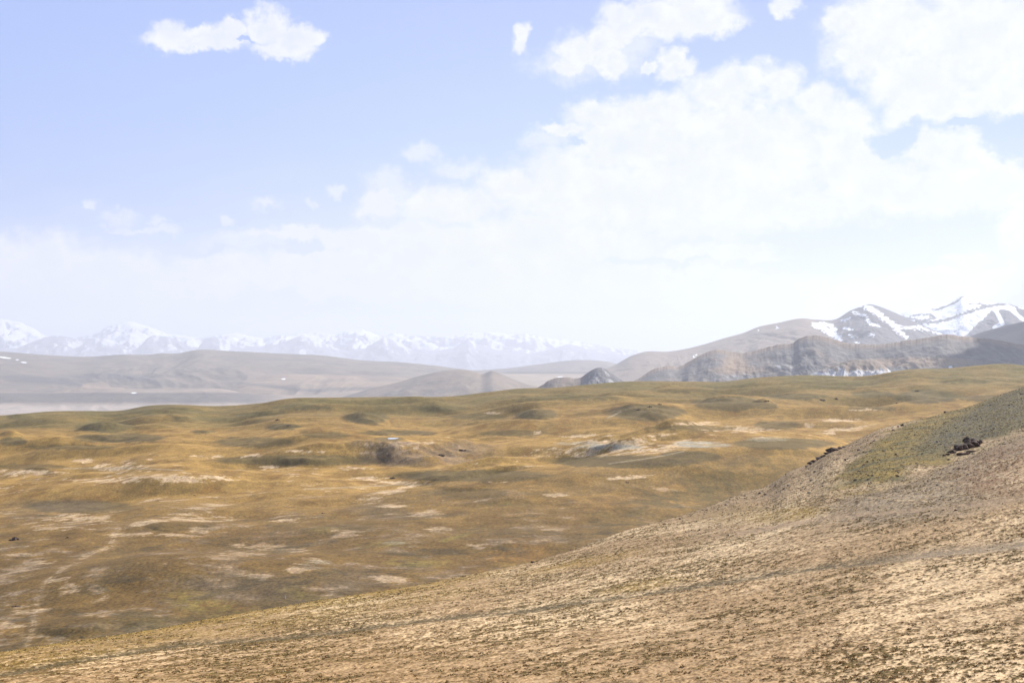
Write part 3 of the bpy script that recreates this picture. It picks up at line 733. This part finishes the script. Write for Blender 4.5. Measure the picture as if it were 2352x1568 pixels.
# right side: snow peak, shoulder peak, brown hill, rocky ridge
P9 = [(1850,790),(2000,745),(2063,723),(2087,712.6),(2140,702),(2176,693),(2193,688),(2214,679),(2228,683),(2246,688),(2281,695),(2316,697.5),(2352,707),(2420,690),(2600,660),(2850,700)]
def c9(P, Y, X, D, Z, T, R, R2, sx, sd):
    n = fbm(P / 16, Y / 6, 4, 601); n2 = fbm(P / 7, Y / 3.5, 4, 603); n3 = fbm(P / 3.2, Y / 2.0, 3, 605)
    sn = np.ones(P.shape) * 0.7 + 0.25 * n
    # bare spines and screes
    for pts, w, k in [([(2212,680),(2200,690),(2185,699),(2165,707),(2145,712)], 3.2, 1.3), ([(2100,739),(2140,741),(2180,733),(2220,718),(2260,705),(2300,698),(2330,700)], 4.5, 1.6),
                      ([(2090,727),(2110,722),(2135,722),(2150,730),(2120,736),(2085,730),(2065,724)], 3.5, 1.1), ([(2230,697),(2260,699)], 4, .9), ([(2330,700),(2345,715),(2352,722)], 5, 1.5), ([(2352,722),(2420,760)], 8, 1.4)]:
        sn -= k * np.exp(-(np.maximum(line_dist(P + n * 7, Y + n2 * 5, pts, 1.4) + n3 * 3.0 + 0.5, 0) / w) ** 2) * (0.75 + 0.7 * n)
    # bare triangular face right of the snow bowl
    sn -= 0.5 * sst(n3 + n, 0.25, 0.6)
    sn -= 1.5 * sst(P - (2215 + (770 - Y) * 1.05) + n * 9, 0, 10) * sst(Y, 708, 716) * (1 - 0.0)
    for pts, w in [([(2287,712),(2296,728),(2303,742),(2285,752)], 6), ([(2318,706),(2335,720),(2352,735),(2380,750)], 6)]:
        sn += 2.3 * np.exp(-((line_dist(P, Y, pts, 1.0) + n2 * 1.5) / w) ** 2)
    c = mixc(cbase(X.shape, [0.135, 0.125, 0.13]), [0.2, 0.17, 0.15], sst(n, 0, .5))
    return mixc(c, SNOW, sst(sn, 0.18, 0.42))
crest_range('snow_peak', P9, 14500, 2600, 1200, LOW + 200, c9, mat_m, 'snow covered peak with bare rock spines at the right edge', x0=1850, x1=2850, ncol=800, nf=240, power=0.95, spur=0.22, sw=700, rz=0.05, seed=610)
P8 = [(1380,850),(1412,838),(1451,816.5),(1479,808),(1539,806.7),(1570,802),(1612,792),(1665,776),(1714,762),(1735,753),(1788,741),(1843,731),(1876,734),(1922,732),(1954,713),(1975,705),(1996,698.5),(2015,702),(2035,709),(2087,732),(2140,756),(2175,770),(2240,790),(2400,820),(2850,850)]
def c8(P, Y, X, D, Z, T, R, R2, sx, sd):
    n = fbm(P / 18, Y / 7, 4, 621); n2 = fbm(P / 7, Y / 3.5, 4, 623); n3 = fbm(P / 2.6, Y / 1.6, 3, 625)
    c = mixc(cbase(X.shape, [0.25, 0.195, 0.15]), [0.13, 0.12, 0.12], sst(P + n * 60, 1850, 1990))
    c = mixc(c, [0.30, 0.235, 0.165], sst(n, 0.0, 0.5) * sst(P, 1900, 1700) * .6)
    sn = np.full(P.shape, -0.5) + 0.0
    for pts, w, k in [([(1872,745),(1890,752),(1905,760),(1925,775)], 10, 1.4), ([(1885,742),(1910,748),(1922,758)], 8, 1.1), ([(1990,706),(2005,712),(2020,722),(2045,740),(2062,756),(2080,772)], 7, 1.6), ([(2050,742),(2080,752),(2110,752),(2130,756)], 5, 1.4),
                      ([(1960,716),(1975,722),(1990,724)], 5, 1.2), ([(1990,733),(2000,742),(2015,748)], 4.5, 1.4), ([(1932,736),(1950,732)], 3.4, 1.3), ([(1938,754),(1956,755)], 4, 1.3), ([(1950,768),(1962,774)], 3, 1.2), ([(1965,786),(1972,788)], 3.5, 1.3),
                      ([(1997,766),(2008,772)], 3, 1.2), ([(2110,748),(2140,760),(2160,768)], 3.2, 1.5), ([(1975,700),(1996,704),(2010,712)], 6, .85), ([(1595,817),(1600,815)], 3.2, 1.4), ([(1782,757),(1784,748)], 1.6, 1.2), ([(1740,757),(1744,759)],1.5,1)]:
        sn = np.maximum(sn, -0.5 + k * np.exp(-(np.maximum(line_dist(P + n * 8, Y + n2 * 6, pts, 1.2) + n2 * 6 + n * 5 + 1.0 + n3 * 5, 0) / w) ** 2))
    return mixc(c, SNOW, sst(sn, 0.05, 0.25))
crest_range('shoulder_peak', P8, 12000, 2600, 1200, LOW + 250, c8, mat_m, 'long brown shoulder rising to a pointed peak with snow streaks', x0=1380, x1=2850, ncol=1000, nf=240, power=0.95, spur=0.2, sw=600, rz=0.06, seed=630)
P7 = [(2150,800),(2228,772.5),(2264,760),(2299,751),(2352,738),(2450,712),(2600,690),(2850,680)]
crest_range('brown_hill', P7, 9800, 1500, 900, LOW + 150, brownfar((0.20,0.155,0.12), (0.15,0.12,0.10), s=300, sd_=640), mat_f, 'smooth brown hill cut off by the right edge', x0=2120, x1=2850, ncol=300, nf=90, power=0.9, spur=0.2, sw=500, rz=0.05, seed=640)
P6 = [(1400,905),(1454,876),(1469,868),(1504,847),(1530,841),(1566,839.5),(1594,823.6),(1620,811),(1640,804),(1700,810.5),(1742,804),(1770,795),(1800,790),(1823,786.6),(1837,777),(1869,770.7),(1904,776),(1940,786.6),(1982,790.8),(2024,790.8),(2087,781),(2140,774),(2176,768),(2211,772.5),(2274,778.5),(2352,792),(2500,800),(2850,790)]
def c6(P, Y, X, D, Z, T, R, R2, sx, sd):
    n = fbm(X / 130, D / 330, 5, 651); n2 = fbm(X / 40, D / 180, 4, 653)
    c = mixc(cbase(X.shape, [0.18, 0.166, 0.157]), [0.27, 0.25, 0.24], sst(n2, 0.05, 0.5) * .45)
    c = mixc(c, [0.12, 0.11, 0.11], sst(-n2 - n, 0.15, 0.7) * .5)
    tanm = sst(n + (Y - 800) / 90 * 0.2, 0.12, 0.45) * 0.3
    tanm = np.maximum(tanm, np.clip(ell(P, Y, 1690, 830, 40, 25) + ell(P, Y, 2110, 832, 160, 14) * 1.5 + ell(P, Y, 1700, 850, 90, 14), 0, 1) * .85)
    tanm = np.maximum(tanm, sst(-T, 0.10, 0.02) * .6)
    c = mixc(c, [0.33, 0.235, 0.16], tanm)
    wh = np.clip(ell(P, Y, 1800, 846, 45, 16, .5) + ell(P, Y, 1700, 862, 70, 8) * .6, 0, 1)
    c = mixc(c, [0.55, 0.54, 0.54], wh * sst(n2, -0.05, .45) * .6)
    return mixc(c, SNOW, np.clip(ell(P, Y, 2183, 843, 5, 3) * 5, 0, 1))
mat_r = earth_material('rocky_slope', 0.03, 0.2, bump=2.0, bump_scale=0.03)
crest_range('rocky_ridge', P6, lambda p: 7600 + 350 * np.sin(p / 210.0), 1350, 900, LOW + 100, c6, mat_r, 'grey rocky ridge with scree gullies in front of the snowy peaks at the right', x0=1400, x1=2850, ncol=1000, nf=260, power=0.95, spur=0.12, sw=230, rz=0.05, seed=660, k=1.0, gw=0.22, gd=5.0, jag=1.6)
P6b = [(1820,880),(1894,846),(1929,834),(1964,825),(1985,825),(2006,827),(2035,843),(2050,857),(2090,880)]
def c6b(P, Y, X, D, Z, T, R, R2, sx, sd):
    n2 = fbm(X / 30, D / 160, 4, 663)
    c = mixc(cbase(X.shape, [0.27, 0.21, 0.16]), [0.20, 0.17, 0.14], sst(n2, 0, .4))
    return mixc(c, [0.62, 0.61, 0.61], sst(Y + n2 * 18, 846, 856) * .85)
crest_range('scree_hill', P6b, 6500, 500, 400, LOW + 150, c6b, mat_r, 'small rounded hill with white scree below the rocky ridge', x0=1820, x1=2090, ncol=260, nf=100, power=0.8, spur=0.35, sw=110, rz=0.12, seed=670, k=1.0, jag=0.8)
P5 = [(1190,905),(1236,889),(1264,872),(1293,866),(1335,866),(1350,856),(1363,848),(1372,845),(1384,845.5),(1409,860),(1430,874),(1470,890)]
def c5(P, Y, X, D, Z, T, R, R2, sx, sd):
    n2 = fbm(X / 40, D / 120, 4, 673)
    c = mixc(cbase(X.shape, [0.22, 0.175, 0.14]), [0.14, 0.135, 0.14], sst(P + n2 * 10, 1325, 1345))
    return mixc(c, [0.36, 0.345, 0.34], sst(n2, 0.1, .4) * sst(P, 1325, 1345))
crest_range('pyramid_hill', P5, 6900, 600, 400, LOW + 150, c5, mat_r, 'small grey pyramid shaped rocky hill at the middle', x0=1190, x1=1470, ncol=260, nf=100, power=0.85, spur=0.16, sw=160, rz=0.1, seed=680, k=1.0, jag=0.9)

# ------------------------------------------------------------------ drifting clouds that throw the cloud shadows
cm = bpy.data.materials.new('cloud_white'); cm.use_nodes = True
ct = cm.node_tree; ct.nodes.clear(); cs = G(ct)
cb = cs.n('ShaderNodeBsdfDiffuse'); cb.inputs[0].default_value = (0.9, 0.9, 0.92, 1)
ctl = cs.n('ShaderNodeBsdfTranslucent'); ctl.inputs[0].default_value = (0.9, 0.9, 0.92, 1)
cmx = cs.n('ShaderNodeMixShader'); ct.links.new(cb.outputs[0], cmx.inputs[1]); ct.links.new(ctl.outputs[0], cmx.inputs[2])
co_ = cs.n('ShaderNodeOutputMaterial'); ct.links.new(cmx.outputs[0], co_.inputs[0])
def cloud(target, alt, sx, sy, sz, seed, label, rz=0.0):
    import bmesh
    t = (alt - target[2]) / SUN[2]
    c = np.array(target) + SUN * t
    r = np.random.default_rng(seed)
    bm = bmesh.new(); bmesh.ops.create_icosphere(bm, subdivisions=5, radius=1.0)
    q = np.array([v.co[:] for v in bm.verts])
    q[:, 2] = np.where(q[:, 2] < 0, q[:, 2] * 0.35, q[:, 2])
    d1 = fbm(q[:, 0] * 1.7 + seed, q[:, 1] * 1.7 + q[:, 2], 5, seed) * 0.55 + np.abs(fbm(q[:, 0] * 4 + q[:, 2] * 3, q[:, 1] * 4 - q[:, 2] * 2, 4, seed + 9)) * 0.35
    q = q * (1 + d1)[:, None] * np.array([sx, sy, sz])
    for v, p in zip(bm.verts, q): v.co = p
    me = bpy.data.meshes.new('cloud'); bm.to_mesh(me); bm.free(); me.materials.append(cm)
    for f in me.polygons: f.use_smooth = True
    o = bpy.data.objects.new('cloud', me); SC.collection.objects.link(o); o.location = c; o.rotation_euler = (0, 0, rz)
    return put(o, label, kind='structure')
cloud((3980, 7300, 100), 2700, 1500, 1500, 260, 5, 'white cloud drifting out of frame to the right')

cloud((5350, 13000, 300), 2900, 1100, 1300, 240, 8, 'white cloud drifting far out of frame to the right')

# pond
pc = (PXW, PD, PZ)
th = np.linspace(0, 2 * math.pi, 40, endpoint=False)
vs = [(pc[0] + 4.6 * math.cos(a) * (1 + .2 * math.sin(3 * a)), pc[1] + 14 * math.sin(a) * (1 + .15 * math.cos(2 * a)), pc[2] + 0.35) for a in th]
me = bpy.data.meshes.new('pond'); me.from_pydata(vs, [], [list(range(40))]); me.update()
mw = bpy.data.materials.new('pond_water'); mw.use_nodes = True
pw = mw.node_tree.nodes['Principled BSDF']; pw.inputs['Base Color'].default_value = (0.25, 0.3, 0.36, 1); pw.inputs['Roughness'].default_value = 0.08
me.materials.append(mw)
pw.inputs['Base Color'].default_value = (0.5, 0.55, 0.6, 1)
o = bpy.data.objects.new('pond', me); SC.collection.objects.link(o); put(o, kind='structure', label='tiny bright pond in a bare hollow of the steppe')

# ------------------------------------------------------------------ rocks
rng = np.random.default_rng(7)
def rock_material(name, c0, c1, lich=(0.3, 0.28, 0.25)):
    m = bpy.data.materials.new(name); m.use_nodes = True
    t = m.node_tree; t.nodes.clear(); s = G(t)
    co = s.n('ShaderNodeTexCoord').outputs['Object']
    n1 = s.noise(co, 1.3, 6, 0.6); n2 = s.noise(co, 6.0, 5, 0.65)
    c = s.mix(s.mr(n1, 0.38, 0.62), c0, c1)
    c = s.mix(s.m('MULTIPLY', s.mr(n2, 0.58, 0.68), 0.6), c, lich)
    p = s.n('ShaderNodeBsdfPrincipled'); p.inputs['Roughness'].default_value = 0.9; p.inputs['Specular IOR Level'].default_value = 0.2
    t.links.new(c, p.inputs['Base Color'])
    b = s.n('ShaderNodeBump'); b.inputs['Distance'].default_value = 0.12
    t.links.new(n2, b.inputs['Height']); t.links.new(b.outputs[0], p.inputs['Normal'])
    o = s.n('ShaderNodeOutputMaterial'); t.links.new(p.outputs[0], o.inputs[0])
    return m
M_dark = rock_material('dark_rock', (0.05, 0.032, 0.024), (0.13, 0.082, 0.06), (0.2, 0.16, 0.14))
M_grey = rock_material('grey_rock', (0.06, 0.055, 0.05), (0.13, 0.115, 0.10))
M_pale = rock_material('pale_rock', (0.42, 0.38, 0.33), (0.55, 0.50, 0.44), (0.2, 0.18, 0.15))
import bmesh
def rock_geo(seed, sx, sy, sz, sub=3, cuts=16):
    bm = bmesh.new()
    bmesh.ops.create_icosphere(bm, subdivisions=sub, radius=1.0)
    r = np.random.default_rng(seed)
    co = np.array([v.co[:] for v in bm.verts])
    for k in range(cuts):                         # planar fracture faces
        nn = r.normal(size=3); nn /= np.linalg.norm(nn); dlim = r.uniform(0.34, 0.78)
        dp = co @ nn; over = np.maximum(dp - dlim, 0); co -= over[:, None] * nn[None] * 0.98
    a = fbm(co[:, 0] * 1.6 + seed, co[:, 1] * 1.6 + co[:, 2] * 1.9, 3, seed) * 0.22
    co *= (1 + a)[:, None]
    co *= np.array([sx, sy, sz])
    for v, c in zip(bm.verts, co): v.co = c
    return bm
def rock_mesh(name, mat, pieces):
    """pieces: (seed, sx, sy, sz, dx, dy, dz, rot) joined into one rock"""
    bm = bmesh.new()
    for (sd, sx, sy, sz, dx, dy, dz, ro) in pieces:
        b = rock_geo(sd, sx, sy, sz)
        cr, sr = math.cos(ro), math.sin(ro)
        mp = {}
        for v in b.verts: mp[v] = bm.verts.new((v.co.x * cr - v.co.y * sr + dx, v.co.x * sr + v.co.y * cr + dy, v.co.z + dz))
        for f in b.faces: bm.faces.new([mp[v] for v in f.verts])
        b.free()
    me = bpy.data.meshes.new(name); bm.to_mesh(me); bm.free(); me.materials.append(mat)
    return me
def place(me, name, loc, s=1.0, rz=0.0, sc=None):
    o = bpy.data.objects.new(name, me); SC.collection.objects.link(o)
    o.location = loc; o.rotation_euler = (0, 0, rz); o.scale = sc or (s, s, s)
    return o
ZH, DH = HX[2], HX[1]
# grass tussocks on the hillside
def make_tussocks(n):
    r = np.random.default_rng(3)
    sl = slice(rows_n, rows_n + rows_a - 4)
    Xg, Dg_, Zg, W = X_h[sl], DH[sl], ZH[sl], tw[sl].copy()
    area = np.abs(np.gradient(Dg_, axis=0)) * np.abs(np.gradient(Xg, axis=1))
    inv = (cx_h > -20) & (cx_h < 2372)
    W = W * (1 - 0.9 * np.clip(trk[sl] + trk2[sl], 0, 1)) * area * inv[None] * (130.0 / Dg_) ** 1.1
    cw = np.cumsum(W.ravel()); pick = np.searchsorted(cw, r.random(n) * cw[-1])
    x, y, z = Xg.ravel()[pick], Dg_.ravel()[pick], Zg.ravel()[pick]
    B = 7
    a = r.random((n, B)) * 2 * math.pi
    hgt = (0.045 + 0.075 * r.random((n, 1))) * (0.6 + 0.6 * r.random((n, B))) 
    rad = (0.05 + 0.15 * r.random((n, 1))) * (0.4 + 0.9 * r.random((n, B)))
    cxb = x[:, None] + np.cos(a) * rad * 1.3; cyb = y[:, None] + np.sin(a) * rad
    w = 0.05 + 0.07 * r.random((n, B))
    ta_ = a + math.pi / 2 + r.normal(0, .5, (n, B))
    v0 = np.stack([cxb - np.cos(ta_) * w, cyb - np.sin(ta_) * w, np.repeat(z[:, None] - 0.03, B, 1)], -1)
    v1 = np.stack([cxb + np.cos(ta_) * w, cyb + np.sin(ta_) * w, np.repeat(z[:, None] - 0.03, B, 1)], -1)
    v2 = np.stack([cxb + np.cos(a) * hgt * 1.3, cyb + np.sin(a) * hgt * 1.3, z[:, None] + hgt], -1)
    V = np.stack([v0, v1, v2], 2).reshape(-1, 3).astype(np.float32)
    me = bpy.data.meshes.new('grass_tussocks')
    me.vertices.add(len(V)); me.vertices.foreach_set('co', V.ravel())
    nf = len(V) // 3
    me.loops.add(nf * 3); me.loops.foreach_set('vertex_index', np.arange(nf * 3, dtype=np.int32))
    me.polygons.add(nf); me.polygons.foreach_set('loop_start', np.arange(0, nf * 3, 3, dtype=np.int32)); me.polygons.foreach_set('loop_total', np.full(nf, 3, np.int32))
    me.update(calc_edges=True)
    base = np.array([[0.29, 0.205, 0.09], [0.20, 0.155, 0.065], [0.35, 0.24, 0.11], [0.50, 0.37, 0.22]], np.float32)
    kind = r.choice(4, n, p=[0.36, 0.16, 0.30, 0.18])
    c = np.repeat(base[kind] * (0.8 + 0.4 * r.random((n, 1))), B * 3, 0)
    at = me.color_attributes.new('tint', 'FLOAT_COLOR', 'POINT')
    c4_ = np.ones((len(V), 4), np.float32); c4_[:, :3] = c
    at.data.foreach_set('color', c4_.ravel())
    me.materials.append(earth_material('tussock_grass', 3.0, 0.2))
    o = bpy.data.objects.new('grass_tussocks', me); SC.collection.objects.link(o)
    put(o, label='short olive and straw grass tussocks scattered over the tan hillside', kind='stuff')
X_h = (cx_h[None] - CX) / F * DH
make_tussocks(21000)
# the three named outcrops on the hillside
def on_hill(px, py, sink=0.0):
    j = int(np.argmin(np.abs(cx_h - px)))
    col = HZ - F * ZH[:, j] / DH[:, j]
    seg = col[rows_n:rows_n + rows_a + 30]
    w = np.where(seg <= py)[0]
    i = rows_n + (int(w[0]) if len(w) else int(np.argmin(seg)))
    return ((px - CX) / F * DH[i, j], float(DH[i, j]), float(ZH[i, j]) - sink), DH[i, j] / F
def outcrop(px, py, name, label, spec, mat=M_dark, rz=0.0):
    """spec: list of (dx, dz, half width, half height, half depth) in reference units around the base point"""
    p, u = on_hill(px, py)
    root = bpy.data.objects.new(name, None); SC.collection.objects.link(root)
    root.location = p; root.empty_display_size = 0.1
    for k, (dx, dy, w, h, dpt) in enumerate(spec):
        q, _ = on_hill(px + dx, py + dy)
        b = place(rock_mesh('block', mat, [(int(px) + k * 7, w * 1.12 * u, dpt * u, h * 0.58 * u, 0, 0, 0, 0.4 * math.sin(k * 2.1))]), 'block', (q[0] - p[0], q[1] - p[1], q[2] - p[2] + h * u * 0.25))
        b.parent = root
    return put(root, label, 'rock')
outcrop(2214, 1038, 'rock_outcrop', 'largest blackish brown jagged rock outcrop jutting from the hillside near the right edge',
        [(-38,6,9,6,9),(-27,2,15,12,12),(-14,-3,18,18,15),(-2,-6,19,20,16),(10,-9,18,21,16),(22,-13,15,22,14),(32,-15,10,18,11),(5,-18,14,20,12),(24,-22,11,17,11),(-4,6,24,9,12),(18,0,22,8,12),(-20,-8,9,14,9),(-46,9,6,4,6),(36,-20,6,12,8)])
outcrop(1908, 1040, 'rock_outcrop', 'upper purplish brown rocky knob on the skyline of the near hillside',
        [(-10,3,10,9,12),(-2,-2,14,13,16),(8,-5,15,13,16),(20,-9,11,8,12),(-15,8,6,6,8),(30,-12,7,4,8)], M_dark)
outcrop(1874, 1058, 'rock_outcrop', 'lower dark rocky knob with a pale stone on the skyline of the near hillside',
        [(-22,14,8,5,8),(-14,9,11,7,11),(-6,3,12,10,13),(4,-3,12,10,13),(13,-8,9,7,10)], M_dark)
NAMED = [
 (2072,978,10,'black','rock','dark pointed rock standing on the yellow grass of the spur'),
 (2050,989,9,'grey','rock','grey flat rock cluster on the green spur below the pointed rock'),
 (1941,1057,8,'black','rock','dark rock on pale soil just below the upper skyline knob'),
 (1222,1291,10,'black','rock','lone black rock on the tan slope close under the skyline at the middle'),
 (830,1444+0,0,'','',''),
 (1992,1102,6,'black','rock','small black rock on the lower edge of the yellow green spur'),
 (2060,1094,7,'black','rock','dark lengthwise rock at the lower rim of the green spur'),
 (2193,1171,7,'black','rock','brown black rock lying on the smooth upper path at the right'),
 (2010,1191,6,'black','rock','small dark stone on bare soil left of the upper path'),
 (2170,944,8,'black','rock','dark rock sitting on the grassy skyline right of the spur'),
 (1800,1122,6,'grey','rock','grey dark rock low on the stony skyline slope'),
 (1888,1117,7,'grey','rock','grey rock halfway down the stony skyline slope'),
 (916,1362,6,'black','rock','tiny dark stone just under the yellow skyline left of centre'),
 (1605,1217,7,'grey','rock','grey stones in the stony ground near the skyline'),
 (1672,1229,5,'black','rock','small dark stone in tan grass right of the middle'),
]
for (px, py, w, c, cat, lab) in NAMED:
    if w == 0: continue
    p, u = on_hill(px, py)
    mat = M_dark if c == 'black' else M_grey
    k = int(px)
    me = rock_mesh('rock', mat, [(k, w * .5 * u, w * .5 * u, w * .42 * u, 0, 0, w * .12 * u, .3), (k + 1, w * .34 * u, w * .4 * u, w * .26 * u, w * .42 * u, 0, w * .05 * u, 1.0)])
    put(place(me, 'rock', p, rz=rng.uniform(0, 6)), lab, cat)
# small rocks strewn over the stony parts: (region, count, size)
small = [rock_mesh('rock', m, [(900 + i, 1, 1, .7, 0, 0, .15, 0)]) for i, m in enumerate([M_dark, M_grey, M_grey, M_dark, M_grey, M_dark])]
def strew(n, pick, smin, smax, label, group):
    c = 0; tries = 0
    while c < n and tries < n * 40:
        tries += 1
        px, py = pick()
        ys_ = float(interp_smooth(np.array([px]), SIL)[0])
        if py < ys_ + 1 or px > 2350 or px < 3: continue
        p, u = on_hill(px, py, 0.02)
        s = rng.uniform(smin, smax) * rng.uniform(0.75, 1.25) * u
        o = place(small[rng.integers(len(small))], 'stone', p, rz=rng.uniform(0, 6.28), sc=(s * rng.uniform(.8, 1.5), s * rng.uniform(.8, 1.5), s * rng.uniform(.6, 1.0)))
        put(o, label, 'stone', group)
        c += 1
def in_spur():
    px = rng.uniform(1950, 2350); lo = float(interp_smooth(np.array([px]), SPUR_LO)[0]); hi = float(interp_smooth(np.array([px]), SIL)[0])
    return px, rng.uniform(hi, lo)
def in_fringe():
    px = rng.uniform(1560, 2010); hi = float(interp_smooth(np.array([px]), SIL)[0])
    return px, hi + abs(rng.normal(0, 38)) + 1
def in_scree():
    px = rng.uniform(1980, 2350); lo = float(interp_smooth(np.array([px]), SPUR_LO)[0])
    return px, lo + rng.uniform(2, 60)
def in_slope():
    px = rng.uniform(10, 2340); hi = float(interp_smooth(np.array([px]), SIL)[0])
    return px, rng.uniform(hi + 30, 1560)
strew(100, in_spur, 1.6, 4.2, 'small dark stone strewn on the yellow green spur', 'stones on the green spur')
strew(90, in_fringe, 1.6, 4.4, 'small dark stone in the stony ground along the hillside skyline', 'stones along the skyline')
strew(45, in_scree, 1.5, 3.6, 'small stone in the grey scree below the green spur', 'stones in the grey scree')
strew(60, in_slope, 0.9, 2.2, 'small stone on the open tan hillside', 'stones on the open slope')
# boulders on the steppe
BOUL = [(37,1239,26,12,'large dark brown boulder on the steppe at the far left'),(42,1390,20,6,'long low dark rock on the shaded slope at the lower left'),(903,1099,13,7,'dark boulder on golden grass left of the shaded knoll'),
 (638,965,9,5,'tiny black boulder on the olive ground below the left skyline'),(664,979,10,4,'small dark rock just right of and below the tiny black boulder'),(1440,1108,8,4,'dark rock beside a bare patch on the brown slope'),
 (2107,899,12,6,'dark round boulder on a shaded knoll at the far right'),(1886,920,16,6,'dark crumbling rocks on the gold knoll right of the middle'),(1920,919,10,5,'second dark rocks just right of the crumbling ones'),
 (2060,926,7,3,'tiny dark stone on gold grass under the shaded far knoll'),(1466,941,9,5,'left dark rock on the rocky flank of the isolated hump'),(1492,935,10,6,'dark rock near the top of the isolated hump'),(1514,930,9,6,'right dark rock on the crest of the isolated hump'),
 (1012,1047,20,9,'dark broken rocks on the pinkish bare knoll'),(1060,1036,22,6,'dark rock band along the top of the pinkish bare knoll'),(743,1178,7,4,'small dark stone in the middle of the brown slope'),
 (893,1034+14,7,5,'dark stone at the left end of the pinkish bare knoll'),(1760,921,10,4,'dark stones crowning a small knoll right of the hump'),(158,1234,8,5,'small dark stone at the tip of a bare patch near the cart track'),(448,1137,6,3,'tiny dark stone in the gold grass of the left steppe')]
for (px, py, w, h, lab) in BOUL:
    x, y, z = steppe_point(px, py); u = y / F; k = int(px) * 3
    me = rock_mesh('boulder', M_dark, [(k, w * .42 * u, w * .4 * u, h * .62 * u, 0, 0, h * .1 * u, .3), (k + 1, w * .26 * u, w * .3 * u, h * .42 * u, w * .36 * u, 0, 0, 1.0), (k + 2, w * .22 * u, w * .3 * u, h * .35 * u, -w * .38 * u, 0, 0, 2.0)])
    put(place(me, 'boulder', (x, y, z)), lab, 'boulder')
x, y, z = steppe_point(657, 1372); u = y / F
put(place(rock_mesh('boulder', M_pale, [(77, 3 * u, 3 * u, 6 * u, 0, 0, 3 * u, 0)]), 'boulder', (x, y, z)), 'pale upright stone on the dark slope just above the near skyline', 'boulder')

# ------------------------------------------------------------------ haze
hz_m = bpy.data.materials.new('haze_air'); hz_m.use_nodes = True
t = hz_m.node_tree; t.nodes.clear()
vp = t.nodes.new('ShaderNodeVolumePrincipled')
vp.inputs['Color'].default_value = (0.71, 0.755, 0.86, 1)
vp.inputs['Density'].default_value = 3.25e-5
vp.inputs['Anisotropy'].default_value = 0.25
oo = t.nodes.new('ShaderNodeOutputMaterial'); t.links.new(vp.outputs[0], oo.inputs['Volume'])
bx0, bx1, by0, by1, bz0, bz1 = -33000, 33000, -300, 70000, -760, 2380
me = bpy.data.meshes.new('haze')
me.from_pydata([(x, y, z) for x in (bx0, bx1) for y in (by0, by1) for z in (bz0, bz1)], [], [(0,1,3,2),(4,6,7,5),(0,4,5,1),(2,3,7,6),(0,2,6,4),(1,5,7,3)])
me.update(); me.materials.append(hz_m)
o = bpy.data.objects.new('haze', me); SC.collection.objects.link(o); put(o, kind='stuff', label='pale blue haze filling the valley air')
